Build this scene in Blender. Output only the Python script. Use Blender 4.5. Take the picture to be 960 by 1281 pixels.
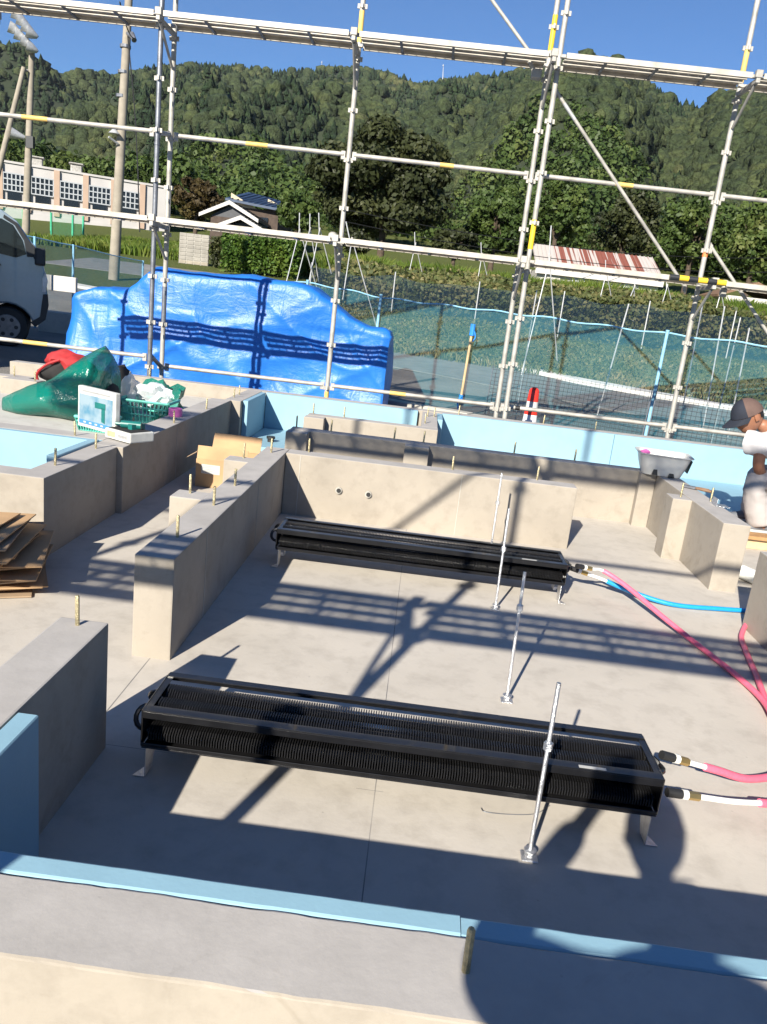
import bpy, bmesh, math, random
import numpy as np
from mathutils import Vector, Matrix
random.seed(7); RNG = np.random.default_rng(11)
for o in list(bpy.data.objects): bpy.data.objects.remove(o)
SC = bpy.context.scene
C = SC.collection

# ------------------------------------------------------------------ camera
W, H = 960.0, 1281.0
F, PITCH, YAW, ROLL, EYE = 972.038, 0.2571, -0.0319, 0.1154, 1.3559
_cp, _sp, _cy, _sy = math.cos(PITCH), math.sin(PITCH), math.cos(YAW), math.sin(YAW)
_f = np.array([_sy*_cp, _cy*_cp, -_sp]); _r = np.array([_cy, -_sy, 0.0]); _u = np.cross(_r, _f)
_c, _s = math.cos(ROLL), math.sin(ROLL)
RIGHT = _c*_r + _s*_u; UP = -_s*_r + _c*_u; FWD = _f
def ray(px, py):
    return FWD + (px-W/2)/F*RIGHT - (py-H/2)/F*UP
def onz(px, py, z):
    d = ray(px, py); return np.array([0, 0, EYE]) + d*((z-EYE)/d[2])
def ony(px, py, y):
    d = ray(px, py); return np.array([0, 0, EYE]) + d*(y/d[1])
cam = bpy.data.cameras.new('camera'); co = bpy.data.objects.new('camera', cam); C.objects.link(co)
cam.sensor_fit = 'HORIZONTAL'; cam.sensor_width = 36.0; cam.lens = F/W*36.0
cam.clip_start = 0.02; cam.clip_end = 4000
M3 = Matrix((RIGHT, UP, -FWD)).transposed()
co.matrix_world = Matrix.Translation((0, 0, EYE)) @ M3.to_4x4()
SC.camera = co

# ------------------------------------------------------------------ light
SX, SY = 0.585, 1.70                      # shadow offset per metre of height
sun_dir = Vector((-SX, -SY, 1.0)).normalized()
wd = bpy.data.worlds.new('World'); SC.world = wd; wd.use_nodes = True
nt = wd.node_tree; nt.nodes.clear()
sky = nt.nodes.new('ShaderNodeTexSky'); sky.sky_type = 'NISHITA'; sky.sun_disc = False
sky.sun_elevation = math.asin(sun_dir.z); sky.sun_rotation = math.atan2(sun_dir.x, sun_dir.y)
sky.air_density = 1.0; sky.dust_density = 0.0; sky.ozone_density = 10.0; sky.altitude = 100
bg = nt.nodes.new('ShaderNodeBackground'); bg.inputs[1].default_value = 0.060
wo = nt.nodes.new('ShaderNodeOutputWorld')
nt.links.new(sky.outputs[0], bg.inputs[0]); nt.links.new(bg.outputs[0], wo.inputs[0])
sl = bpy.data.lights.new('sun', 'SUN'); sl.energy = 5.0; sl.angle = math.radians(0.53); sl.color = (1.0, 0.93, 0.80)
so = bpy.data.objects.new('sun', sl); C.objects.link(so)
so.rotation_euler = (-sun_dir).to_track_quat('-Z', 'Y').to_euler(); so.location = (-8, -20, 14)
SC.view_settings.view_transform = 'Standard'; SC.view_settings.look = 'None'
SC.view_settings.exposure = 1.05; SC.view_settings.gamma = 1.0; SC.view_settings.use_curve_mapping = False
SC.render.engine = 'CYCLES'; SC.render.resolution_x = 767; SC.render.resolution_y = 1024
SC.cycles.max_bounces = 6; SC.cycles.transparent_max_bounces = 24

# ------------------------------------------------------------------ materials
MATS = {}
def nodes(name):
    m = bpy.data.materials.new(name); m.use_nodes = True
    t = m.node_tree; b = t.nodes['Principled BSDF']; return m, t, b
def N(t, k, **kw):
    n = t.nodes.new(k)
    for a, v in kw.items():
        if a.startswith('i_'): n.inputs[a[2:].replace('_', ' ')].default_value = v
        else: setattr(n, a, v)
    return n
def noise(t, scale, detail=4, rough=0.55, coord=None, vec='Object'):
    if coord is None:
        tc = N(t, 'ShaderNodeTexCoord'); coord = tc.outputs[vec]
    n = N(t, 'ShaderNodeTexNoise'); n.inputs['Scale'].default_value = scale
    n.inputs['Detail'].default_value = detail; n.inputs['Roughness'].default_value = rough
    t.links.new(coord, n.inputs['Vector']); return n
def ramp(t, fac, stops):
    r = N(t, 'ShaderNodeValToRGB'); e = r.color_ramp.elements
    while len(e) < len(stops): e.new(0.5)
    for x, (p, c) in zip(e, stops): x.position = p; x.color = (*c, 1)
    t.links.new(fac, r.inputs[0]); return r
def mixc(t, fac, a, b, blend='MIX'):
    m = N(t, 'ShaderNodeMix', data_type='RGBA', blend_type=blend)
    for s, v in ((0, fac), (6, a), (7, b)):
        if hasattr(v, 'links') or hasattr(v, 'is_linked'): t.links.new(v, m.inputs[s])
        elif s == 0: m.inputs[0].default_value = v
        else: m.inputs[s].default_value = (*v, 1)
    return m.outputs[2]
def bump(t, b, hgt, strength=0.3, dist=0.01):
    n = N(t, 'ShaderNodeBump'); n.inputs['Strength'].default_value = strength; n.inputs['Distance'].default_value = dist
    t.links.new(hgt, n.inputs['Height']); t.links.new(n.outputs[0], b.inputs['Normal']); return n
def plain(name, col, rough=0.6, metal=0.0, var=0.18, scale=14, bmp=0.0, bscale=60, spec=0.5, coat=0):
    m, t, b = nodes(name)
    n = noise(t, scale, 5)
    lo = tuple(c*(1-var) for c in col); hi = tuple(min(1, c*(1+var)) for c in col)
    r = ramp(t, n.outputs[0], [(0.3, lo), (0.7, hi)])
    t.links.new(r.outputs[0], b.inputs['Base Color'])
    b.inputs['Roughness'].default_value = rough; b.inputs['Metallic'].default_value = metal
    b.inputs['Specular IOR Level'].default_value = spec; b.inputs['Coat Weight'].default_value = coat
    if bmp: bump(t, b, noise(t, bscale, 6).outputs[0], bmp)
    MATS[name] = m; return m
def concrete(name, col, top=None, lines=(), stain=0.35, marks=False):
    m, t, b = nodes(name)
    tc = N(t, 'ShaderNodeTexCoord'); geo = N(t, 'ShaderNodeNewGeometry'); P = geo.outputs['Position']
    n1 = noise(t, 1.6, 6, 0.6, P); n2 = noise(t, 9, 6, 0.65, P); n3 = noise(t, 55, 3, 0.6, P)
    a = ramp(t, n1.outputs[0], [(0.25, tuple(c*(1-stain*0.55) for c in col)), (0.5, col), (0.75, tuple(min(1, c*1.10) for c in col))]).outputs[0]
    s = ramp(t, n2.outputs[0], [(0.28, (0.80, 0.79, 0.78)), (0.52, (1, 1, 1)), (0.8, (1.0, 0.99, 0.97))]).outputs[0]
    a = mixc(t, 0.8, a, s, 'MULTIPLY')
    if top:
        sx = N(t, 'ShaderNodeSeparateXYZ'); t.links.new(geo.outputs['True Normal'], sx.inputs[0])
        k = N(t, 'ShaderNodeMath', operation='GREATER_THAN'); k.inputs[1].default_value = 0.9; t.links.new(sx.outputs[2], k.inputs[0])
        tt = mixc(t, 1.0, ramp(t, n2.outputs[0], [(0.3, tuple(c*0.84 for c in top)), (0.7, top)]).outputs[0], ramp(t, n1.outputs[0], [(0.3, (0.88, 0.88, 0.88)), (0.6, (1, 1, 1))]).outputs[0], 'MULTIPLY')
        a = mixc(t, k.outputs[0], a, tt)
    # bug holes and small dark specks
    v = N(t, 'ShaderNodeTexVoronoi'); v.inputs['Scale'].default_value = 17; t.links.new(P, v.inputs['Vector'])
    pit = ramp(t, v.outputs['Distance'], [(0.0, (1, 1, 1)), (0.075, (0, 0, 0))])
    keep = ramp(t, noise(t, 5, 2, 0.5, P).outputs[0], [(0.52, (0, 0, 0)), (0.62, (1, 1, 1))])
    pk = N(t, 'ShaderNodeMath', operation='MULTIPLY'); t.links.new(pit.outputs[0], pk.inputs[0]); t.links.new(keep.outputs[0], pk.inputs[1])
    pm = N(t, 'ShaderNodeMath', operation='MULTIPLY'); pm.inputs[1].default_value = 0.55; t.links.new(pk.outputs[0], pm.inputs[0])
    a = mixc(t, pm.outputs[0], a, tuple(c*0.35 for c in col))
    # irregular damp and cement stains
    st = noise(t, 2.3, 7, 0.7, P); st.inputs['Distortion'].default_value = 1.2
    sr = ramp(t, st.outputs[0], [(0.60, (1, 1, 1)), (0.68, (0.86, 0.85, 0.83)), (0.74, (0.72, 0.71, 0.69))])
    a = mixc(t, 0.55 if marks else 0.9, a, sr.outputs[0], 'MULTIPLY')
    if marks:
        sp = N(t, 'ShaderNodeSeparateXYZ'); t.links.new(P, sp.inputs[0])
        wob = noise(t, 3, 2, 0.5, P)
        for ax, pos, wid, lo, hi in lines:
            d = N(t, 'ShaderNodeMath', operation='SUBTRACT'); d.inputs[1].default_value = pos; t.links.new(sp.outputs[ax], d.inputs[0])
            ab = N(t, 'ShaderNodeMath', operation='ABSOLUTE'); t.links.new(d.outputs[0], ab.inputs[0])
            lt = N(t, 'ShaderNodeMath', operation='LESS_THAN'); lt.inputs[1].default_value = wid; t.links.new(ab.outputs[0], lt.inputs[0])
            g1 = N(t, 'ShaderNodeMath', operation='GREATER_THAN'); g1.inputs[1].default_value = lo; t.links.new(sp.outputs[1-ax], g1.inputs[0])
            g2 = N(t, 'ShaderNodeMath', operation='LESS_THAN'); g2.inputs[1].default_value = hi; t.links.new(sp.outputs[1-ax], g2.inputs[0])
            m1 = N(t, 'ShaderNodeMath', operation='MULTIPLY'); t.links.new(lt.outputs[0], m1.inputs[0]); t.links.new(g1.outputs[0], m1.inputs[1])
            m2 = N(t, 'ShaderNodeMath', operation='MULTIPLY'); t.links.new(m1.outputs[0], m2.inputs[0]); t.links.new(g2.outputs[0], m2.inputs[1])
            m3 = N(t, 'ShaderNodeMath', operation='MULTIPLY'); t.links.new(m2.outputs[0], m3.inputs[0])
            wr = ramp(t, wob.outputs[0], [(0.3, (0.25, 0.25, 0.25)), (0.6, (0.8, 0.8, 0.8))]); t.links.new(wr.outputs[0], m3.inputs[1])
            a = mixc(t, m3.outputs[0], a, (0.10, 0.10, 0.11))
    t.links.new(a, b.inputs['Base Color']); b.inputs['Roughness'].default_value = 0.88
    b.inputs['Specular IOR Level'].default_value = 0.25
    ad = N(t, 'ShaderNodeMath', operation='ADD'); t.links.new(n2.outputs[0], ad.inputs[0]); t.links.new(n3.outputs[0], ad.inputs[1])
    sb = N(t, 'ShaderNodeMath', operation='SUBTRACT'); t.links.new(ad.outputs[0], sb.inputs[0]); t.links.new(pk.outputs[0], sb.inputs[1])
    bump(t, b, sb.outputs[0], 0.14, 0.004)
    MATS[name] = m; return m
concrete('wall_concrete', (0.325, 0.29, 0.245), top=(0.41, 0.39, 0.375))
concrete('old_concrete', (0.40, 0.385, 0.35))
concrete('slab_concrete', (0.465, 0.43, 0.385), stain=0.2, marks=True,
         lines=((0, 0.006, 0.0016, 1.0, 4.8), (0, -0.885, 0.0022, 2.0, 2.62), (1, 1.98, 0.0012, -0.05, 0.03), (1, 2.53, 0.0012, -0.04, 0.05), (1, 2.03, 0.0012, -0.85, -0.6)))
concrete('entrance_concrete', (0.47, 0.455, 0.43), stain=0.2)
def foam_mat(name, col):
    m, t, b = nodes(name)
    n = noise(t, 5, 5, 0.6); n2 = noise(t, 120, 2, 0.5)
    r = ramp(t, n.outputs[0], [(0.3, tuple(c*0.90 for c in col)), (0.7, col)])
    t.links.new(r.outputs[0], b.inputs['Base Color']); b.inputs['Roughness'].default_value = 0.6
    b.inputs['Subsurface Weight'].default_value = 0.0
    bump(t, b, n2.outputs[0], 0.15, 0.002); MATS[name] = m
foam_mat('foam', (0.235, 0.40, 0.50))
plain('galvanised', (0.375, 0.36, 0.33), 0.62, 0.30, 0.30, 7, 0.15, 40)
plain('galvanised_dark', (0.19, 0.20, 0.225), 0.45, 0.6, 0.3, 9, 0.15, 40)
plain('plank_steel', (0.44, 0.41, 0.36), 0.62, 0.25, 0.28, 6)
plain('zinc_bolt', (0.42, 0.36, 0.22), 0.4, 0.75, 0.3, 60, 0.4, 300)
plain('zinc_bright', (0.72, 0.73, 0.75), 0.3, 0.9, 0.15, 60, 0.5, 420)
plain('black_enamel', (0.009, 0.009, 0.010), 0.28, 0.0, 0.3, 20, coat=0.3)
plain('black_fin', (0.013, 0.013, 0.014), 0.24, 0.0, 0.3, 30)
plain('black_rubber', (0.018, 0.018, 0.019), 0.55)
plain('brass', (0.60, 0.42, 0.16), 0.3, 0.9)
plain('white_pipe', (0.80, 0.80, 0.76), 0.4)
plain('pink_hose', (0.86, 0.15, 0.24), 0.42, 0, 0.06, 40, 0.25, 90)
plain('blue_hose', (0.010, 0.27, 0.62), 0.42, 0, 0.06, 40, 0.25, 90)
plain('cardboard', (0.40, 0.255, 0.135), 0.8, 0, 0.14, 6)
plain('cardboard_dull', (0.30, 0.215, 0.14), 0.85, 0, 0.2, 6)
plain('paper', (0.42, 0.42, 0.41), 0.7, 0, 0.04)
plain('print_red', (0.55, 0.04, 0.05), 0.6, 0, 0.04)
plain('print_blue', (0.05, 0.20, 0.48), 0.6, 0, 0.04)
plain('print_pale_blue', (0.42, 0.66, 0.80), 0.5, 0, 0.1, 9)
plain('print_grey', (0.28, 0.28, 0.28), 0.6)
plain('case_grey', (0.55, 0.55, 0.52), 0.45)
plain('tool_green', (0.01, 0.13, 0.12), 0.4)
plain('basket_green', (0.10, 0.46, 0.38), 0.4)
plain('pink_plastic', (0.75, 0.17, 0.47), 0.35)
plain('red_fabric', (0.36, 0.022, 0.025), 0.75, 0, 0.25)
plain('black_fabric', (0.014, 0.013, 0.013), 0.85)
plain('tray_white', (0.55, 0.55, 0.53), 0.35, 0, 0.05)
plain('wood_dark', (0.17, 0.10, 0.06), 0.7, 0, 0.3, 20)
plain('plywood', (0.38, 0.21, 0.09), 0.7, 0, 0.2, 9)
plain('timber', (0.48, 0.35, 0.20), 0.75, 0, 0.2, 12)
plain('cone_red', (0.72, 0.035, 0.02), 0.4)
plain('cone_white', (0.82, 0.82, 0.82), 0.45)
plain('yellow_paint', (0.80, 0.52, 0.03), 0.5, 0, 0.12)
plain('ochre_paint', (0.66, 0.45, 0.13), 0.6, 0, 0.2)
plain('orange_tape', (0.75, 0.20, 0.07), 0.5)
plain('van_paint', (0.30, 0.37, 0.42), 0.25, 0.3, 0.03, coat=0.6)
plain('van_dark', (0.02, 0.022, 0.025), 0.45)
plain('rim_grey', (0.22, 0.22, 0.23), 0.4, 0.7)
plain('lamp_glass', (0.55, 0.58, 0.62), 0.15, 0.2)
plain('post_blue', (0.22, 0.44, 0.60), 0.45)
plain('rope_blue', (0.02, 0.20, 0.60), 0.6)
plain('post_green', (0.05, 0.35, 0.20), 0.5)
plain('block_grey', (0.25, 0.235, 0.21), 0.9, 0, 0.25, 2)
plain('pole_concrete', (0.27, 0.24, 0.195), 0.9, 0, 0.18, 3, 0.3, 30)
plain('pale_metal', (0.46, 0.47, 0.48), 0.45, 0.3)
plain('school_wall', (0.42, 0.405, 0.40), 0.85, 0, 0.08, 0.6)
plain('school_pilaster', (0.40, 0.29, 0.22), 0.85, 0, 0.08, 1)
plain('dark_glass', (0.012, 0.014, 0.017), 0.12)
plain('window_frame', (0.42, 0.44, 0.46), 0.5, 0.3)
plain('tile_dark', (0.030, 0.033, 0.042), 0.5, 0, 0.3, 4)
plain('roof_blue', (0.032, 0.052, 0.095), 0.4, 0.2, 0.2, 3)
plain('plaster_cream', (0.44, 0.38, 0.28), 0.9, 0, 0.07)
plain('plaster_white', (0.50, 0.48, 0.46), 0.9, 0, 0.05)
plain('wood_wall', (0.06, 0.042, 0.033), 0.85, 0, 0.3, 3)
plain('skin', (0.27, 0.12, 0.068), 0.5, 0, 0.1, 20)
plain('pants', (0.36, 0.33, 0.32), 0.9, 0, 0.06, 9, 0.3, 14)
plain('shirt', (0.46, 0.45, 0.47), 0.9, 0, 0.05, 9, 0.3, 14)
plain('navy_cloth', (0.012, 0.016, 0.028), 0.85)
plain('cap_brown', (0.10, 0.062, 0.052), 0.85)
plain('shoe_grey', (0.13, 0.14, 0.16), 0.7)
plain('hair', (0.012, 0.010, 0.009), 0.6)
plain('cable', (0.015, 0.015, 0.015), 0.6)
plain('asphalt', (0.17, 0.168, 0.165), 0.9, 0, 0.2, 3, 0.4, 60)
plain('kerb_white', (0.62, 0.61, 0.59), 0.9, 0, 0.15, 2)
plain('bark', (0.07, 0.05, 0.035), 0.9, 0, 0.3, 8, 0.6, 20)

def rusty_roof():
    m, t, b = nodes('rusty_sheet'); tc = N(t, 'ShaderNodeTexCoord')
    mp = N(t, 'ShaderNodeMapping'); mp.inputs['Scale'].default_value = (4.2, 0.03, 0.12); t.links.new(tc.outputs['Object'], mp.inputs[0])
    n = noise(t, 1.0, 3, 0.6, mp.outputs[0])
    mp2 = N(t, 'ShaderNodeMapping'); mp2.inputs['Scale'].default_value = (0.22, 0.03, 0.05); mp2.inputs['Location'].default_value = (1.3, 0, 0); t.links.new(tc.outputs['Object'], mp2.inputs[0])
    n2 = noise(t, 1.0, 2, 0.5, mp2.outputs[0])
    mu = N(t, 'ShaderNodeMath', operation='MULTIPLY'); t.links.new(n.outputs[0], mu.inputs[0]); t.links.new(n2.outputs[0], mu.inputs[1])
    r = ramp(t, mu.outputs[0], [(0.262, (0.42, 0.385, 0.365)), (0.285, (0.20, 0.065, 0.045))])
    t.links.new(r.outputs[0], b.inputs['Base Color']); b.inputs['Roughness'].default_value = 0.7; MATS['rusty_sheet'] = m
rusty_roof()
def tarp_mat():
    m, t, b = nodes('tarp')
    geo = N(t, 'ShaderNodeNewGeometry'); P = geo.outputs['Position']
    n = noise(t, 1.3, 5, 0.6, P)
    r = ramp(t, n.outputs[0], [(0.3, (0.012, 0.12, 0.47)), (0.7, (0.022, 0.165, 0.57))])
    t.links.new(r.outputs[0], b.inputs['Base Color']); b.inputs['Roughness'].default_value = 0.40
    b.inputs['Specular IOR Level'].default_value = 0.42
    # fine wrinkles, longer along random directions
    mp = N(t, 'ShaderNodeMapping'); mp.inputs['Scale'].default_value = (2.2, 2.2, 5.0); mp.inputs['Rotation'].default_value = (0, 0.55, 0); t.links.new(P, mp.inputs[0])
    w = noise(t, 1.6, 6, 0.62, mp.outputs[0]); w.inputs['Distortion'].default_value = 1.1
    mp3 = N(t, 'ShaderNodeMapping'); mp3.inputs['Scale'].default_value = (4.2, 2.2, 1.6); mp3.inputs['Rotation'].default_value = (0, -0.5, 0); t.links.new(P, mp3.inputs[0])
    w2 = noise(t, 1.5, 5, 0.6, mp3.outputs[0]); w2.inputs['Distortion'].default_value = 0.8
    ad = N(t, 'ShaderNodeMath', operation='ADD'); t.links.new(w.outputs[0], ad.inputs[0]); t.links.new(w2.outputs[0], ad.inputs[1])
    bump(t, b, ad.outputs[0], 0.17, 0.09)
    MATS['tarp'] = m
tarp_mat()
def net_mat(name, col, alpha, cell=0.0):
    m, t, b = nodes(name); t.nodes.remove(b)
    out = t.nodes['Material Output']
    tr = N(t, 'ShaderNodeBsdfTransparent'); df = N(t, 'ShaderNodeBsdfDiffuse'); tl = N(t, 'ShaderNodeBsdfTranslucent')
    for x in (df, tl): x.inputs['Color'].default_value = (*col, 1)
    geo = N(t, 'ShaderNodeNewGeometry')
    m1 = N(t, 'ShaderNodeMixShader'); m1.inputs[0].default_value = 0.35
    t.links.new(df.outputs[0], m1.inputs[1]); t.links.new(tl.outputs[0], m1.inputs[2])
    m2 = N(t, 'ShaderNodeMixShader')
    n = noise(t, 1.4, 4, 0.6, geo.outputs['Position'])
    r = ramp(t, n.outputs[0], [(0.3, (alpha*0.82,)*3), (0.7, (min(1, alpha*1.15),)*3)])
    t.links.new(r.outputs[0], m2.inputs[0]); t.links.new(tr.outputs[0], m2.inputs[1]); t.links.new(m1.outputs[0], m2.inputs[2])
    t.links.new(m2.outputs[0], out.inputs['Surface']); MATS[name] = m
net_mat('net_teal', (0.075, 0.25, 0.32), 0.36)
net_mat('net_dark', (0.06, 0.11, 0.18), 0.22)
net_mat('net_side', (0.07, 0.30, 0.36), 0.42)
net_mat('net_green', (0.04, 0.30, 0.17), 0.25)
def bag_mat():
    m, t, b = nodes('green_film')
    b.inputs['Base Color'].default_value = (0.002, 0.155, 0.115, 1); b.inputs['Roughness'].default_value = 0.2
    b.inputs['Alpha'].default_value = 0.78
    n = noise(t, 7, 5, 0.6); bump(t, b, n.outputs[0], 0.8, 0.03); MATS['green_film'] = m
bag_mat()
def film_mat():
    m, t, b = nodes('clear_film')
    b.inputs['Base Color'].default_value = (0.75, 0.78, 0.80, 1); b.inputs['Roughness'].default_value = 0.2
    b.inputs['Alpha'].default_value = 0.55; MATS['clear_film'] = m
film_mat()
def glass_mat():
    m, t, b = nodes('van_glass')
    b.inputs['Base Color'].default_value = (0.015, 0.02, 0.022, 1); b.inputs['Roughness'].default_value = 0.04
    b.inputs['Alpha'].default_value = 0.72; MATS['van_glass'] = m
glass_mat()
def leaf_mat(name, stops, transl=0.3, rough=0.55, big=0.05, relief=0):
    m, t, b = nodes(name); out = t.nodes['Material Output']
    at = N(t, 'ShaderNodeAttribute', attribute_name='rnd'); geo = N(t, 'ShaderNodeNewGeometry')
    n = noise(t, big, 4, 0.6, geo.outputs['Position'])
    mx = N(t, 'ShaderNodeMath', operation='MULTIPLY_ADD'); mx.inputs[1].default_value = 0.55; t.links.new(at.outputs['Fac'], mx.inputs[0])
    ms = N(t, 'ShaderNodeMath', operation='MULTIPLY'); ms.inputs[1].default_value = 0.62; t.links.new(n.outputs[0], ms.inputs[0]); t.links.new(ms.outputs[0], mx.inputs[2])
    r = ramp(t, mx.outputs[0], stops)
    t.links.new(r.outputs[0], b.inputs['Base Color']); b.inputs['Roughness'].default_value = rough; b.inputs['Specular IOR Level'].default_value = 0.25
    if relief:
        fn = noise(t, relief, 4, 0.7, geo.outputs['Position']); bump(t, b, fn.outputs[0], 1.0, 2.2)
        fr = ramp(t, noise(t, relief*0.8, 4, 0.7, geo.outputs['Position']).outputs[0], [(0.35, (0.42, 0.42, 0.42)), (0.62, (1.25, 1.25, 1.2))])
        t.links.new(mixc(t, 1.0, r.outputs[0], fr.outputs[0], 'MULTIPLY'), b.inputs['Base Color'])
    tl = N(t, 'ShaderNodeBsdfTranslucent'); t.links.new(r.outputs[0], tl.inputs['Color'])
    mi = N(t, 'ShaderNodeMixShader'); mi.inputs[0].default_value = transl
    t.links.new(b.outputs[0], mi.inputs[1]); t.links.new(tl.outputs[0], mi.inputs[2]); t.links.new(mi.outputs[0], out.inputs['Surface'])
    MATS[name] = m
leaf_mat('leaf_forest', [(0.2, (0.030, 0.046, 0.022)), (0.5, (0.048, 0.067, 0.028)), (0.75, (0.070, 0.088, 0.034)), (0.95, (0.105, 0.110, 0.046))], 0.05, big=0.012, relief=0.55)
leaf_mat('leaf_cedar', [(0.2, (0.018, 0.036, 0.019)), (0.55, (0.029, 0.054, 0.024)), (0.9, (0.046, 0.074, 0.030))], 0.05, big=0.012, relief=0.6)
leaf_mat('leaf_near', [(0.2, (0.026, 0.048, 0.014)), (0.5, (0.048, 0.080, 0.020)), (0.75, (0.078, 0.112, 0.027)), (0.95, (0.13, 0.145, 0.045))], 0.22, big=0.05)
leaf_mat('leaf_dark', [(0.2, (0.014, 0.019, 0.008)), (0.6, (0.034, 0.042, 0.015)), (0.95, (0.075, 0.080, 0.028))], 0.15, big=0.3)
leaf_mat('leaf_brown', [(0.2, (0.022, 0.018, 0.008)), (0.6, (0.060, 0.042, 0.016)), (0.95, (0.10, 0.085, 0.028))], 0.2, big=0.3)
leaf_mat('leaf_hedge', [(0.2, (0.022, 0.055, 0.010)), (0.6, (0.065, 0.125, 0.018)), (0.95, (0.135, 0.185, 0.032))], 0.3, big=0.6)
leaf_mat('leaf_grass', [(0.2, (0.045, 0.085, 0.012)), (0.55, (0.105, 0.165, 0.022)), (0.95, (0.20, 0.22, 0.05))], 0.35, big=0.4)
leaf_mat('leaf_vine', [(0.15, (0.028, 0.045, 0.016)), (0.5, (0.085, 0.105, 0.035)), (0.75, (0.16, 0.155, 0.06)), (0.95, (0.27, 0.22, 0.10))], 0.3, big=0.8)
leaf_mat('leaf_wild', [(0.15, (0.07, 0.105, 0.035)), (0.5, (0.15, 0.18, 0.07)), (0.75, (0.25, 0.23, 0.11)), (0.95, (0.36, 0.26, 0.13))], 0.3, big=0.5)
def ground_mat():
    m, t, b = nodes('ground')
    geo = N(t, 'ShaderNodeNewGeometry'); P = geo.outputs['Position']
    sp = N(t, 'ShaderNodeSeparateXYZ'); t.links.new(P, sp.inputs[0])
    g = noise(t, 60, 4, 0.7, P); g2 = noise(t, 0.5, 5, 0.6, P); g3 = noise(t, 9, 5, 0.7, P)
    grav = mixc(t, 0.6, ramp(t, g2.outputs[0], [(0.3, (0.20, 0.19, 0.18)), (0.7, (0.33, 0.315, 0.29))]).outputs[0], ramp(t, g.outputs[0], [(0.3, (0.35, 0.35, 0.35)), (0.65, (1, 1, 1))]).outputs[0], 'MULTIPLY')
    earth = ramp(t, g3.outputs[0], [(0.3, (0.035, 0.055, 0.015)), (0.5, (0.075, 0.095, 0.026)), (0.75, (0.16, 0.13, 0.06))]).outputs[0]
    ma = N(t, 'ShaderNodeMath', operation='MULTIPLY_ADD'); ma.inputs[1].default_value = 0.31; t.links.new(sp.outputs[0], ma.inputs[0]); t.links.new(sp.outputs[1], ma.inputs[2])
    wn = N(t, 'ShaderNodeMath', operation='MULTIPLY_ADD'); wn.inputs[1].default_value = 2.5; t.links.new(g2.outputs[0], wn.inputs[0]); t.links.new(ma.outputs[0], wn.inputs[2])
    k = N(t, 'ShaderNodeMapRange'); k.inputs[1].default_value = 21.5; k.inputs[2].default_value = 22.8; t.links.new(wn.outputs[0], k.inputs[0])
    c = mixc(t, k.outputs[0], grav, earth)
    t.links.new(c, b.inputs['Base Color']); b.inputs['Roughness'].default_value = 0.95; b.inputs['Specular IOR Level'].default_value = 0.1
    bump(t, b, g.outputs[0], 0.7, 0.03); MATS['ground'] = m
ground_mat()
plain('forest_floor', (0.018, 0.027, 0.011), 0.95, 0, 0.3, 0.02)
def screen_art():
    m, t, b = nodes('case_print'); tc = N(t, 'ShaderNodeTexCoord')
    n = noise(t, 14, 3, 0.5); r = ramp(t, n.outputs[0], [(0.3, (0.06, 0.19, 0.29)), (0.6, (0.24, 0.32, 0.37))])
    t.links.new(r.outputs[0], b.inputs['Base Color']); b.inputs['Roughness'].default_value = 0.35; MATS['case_print'] = m
screen_art()

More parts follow.
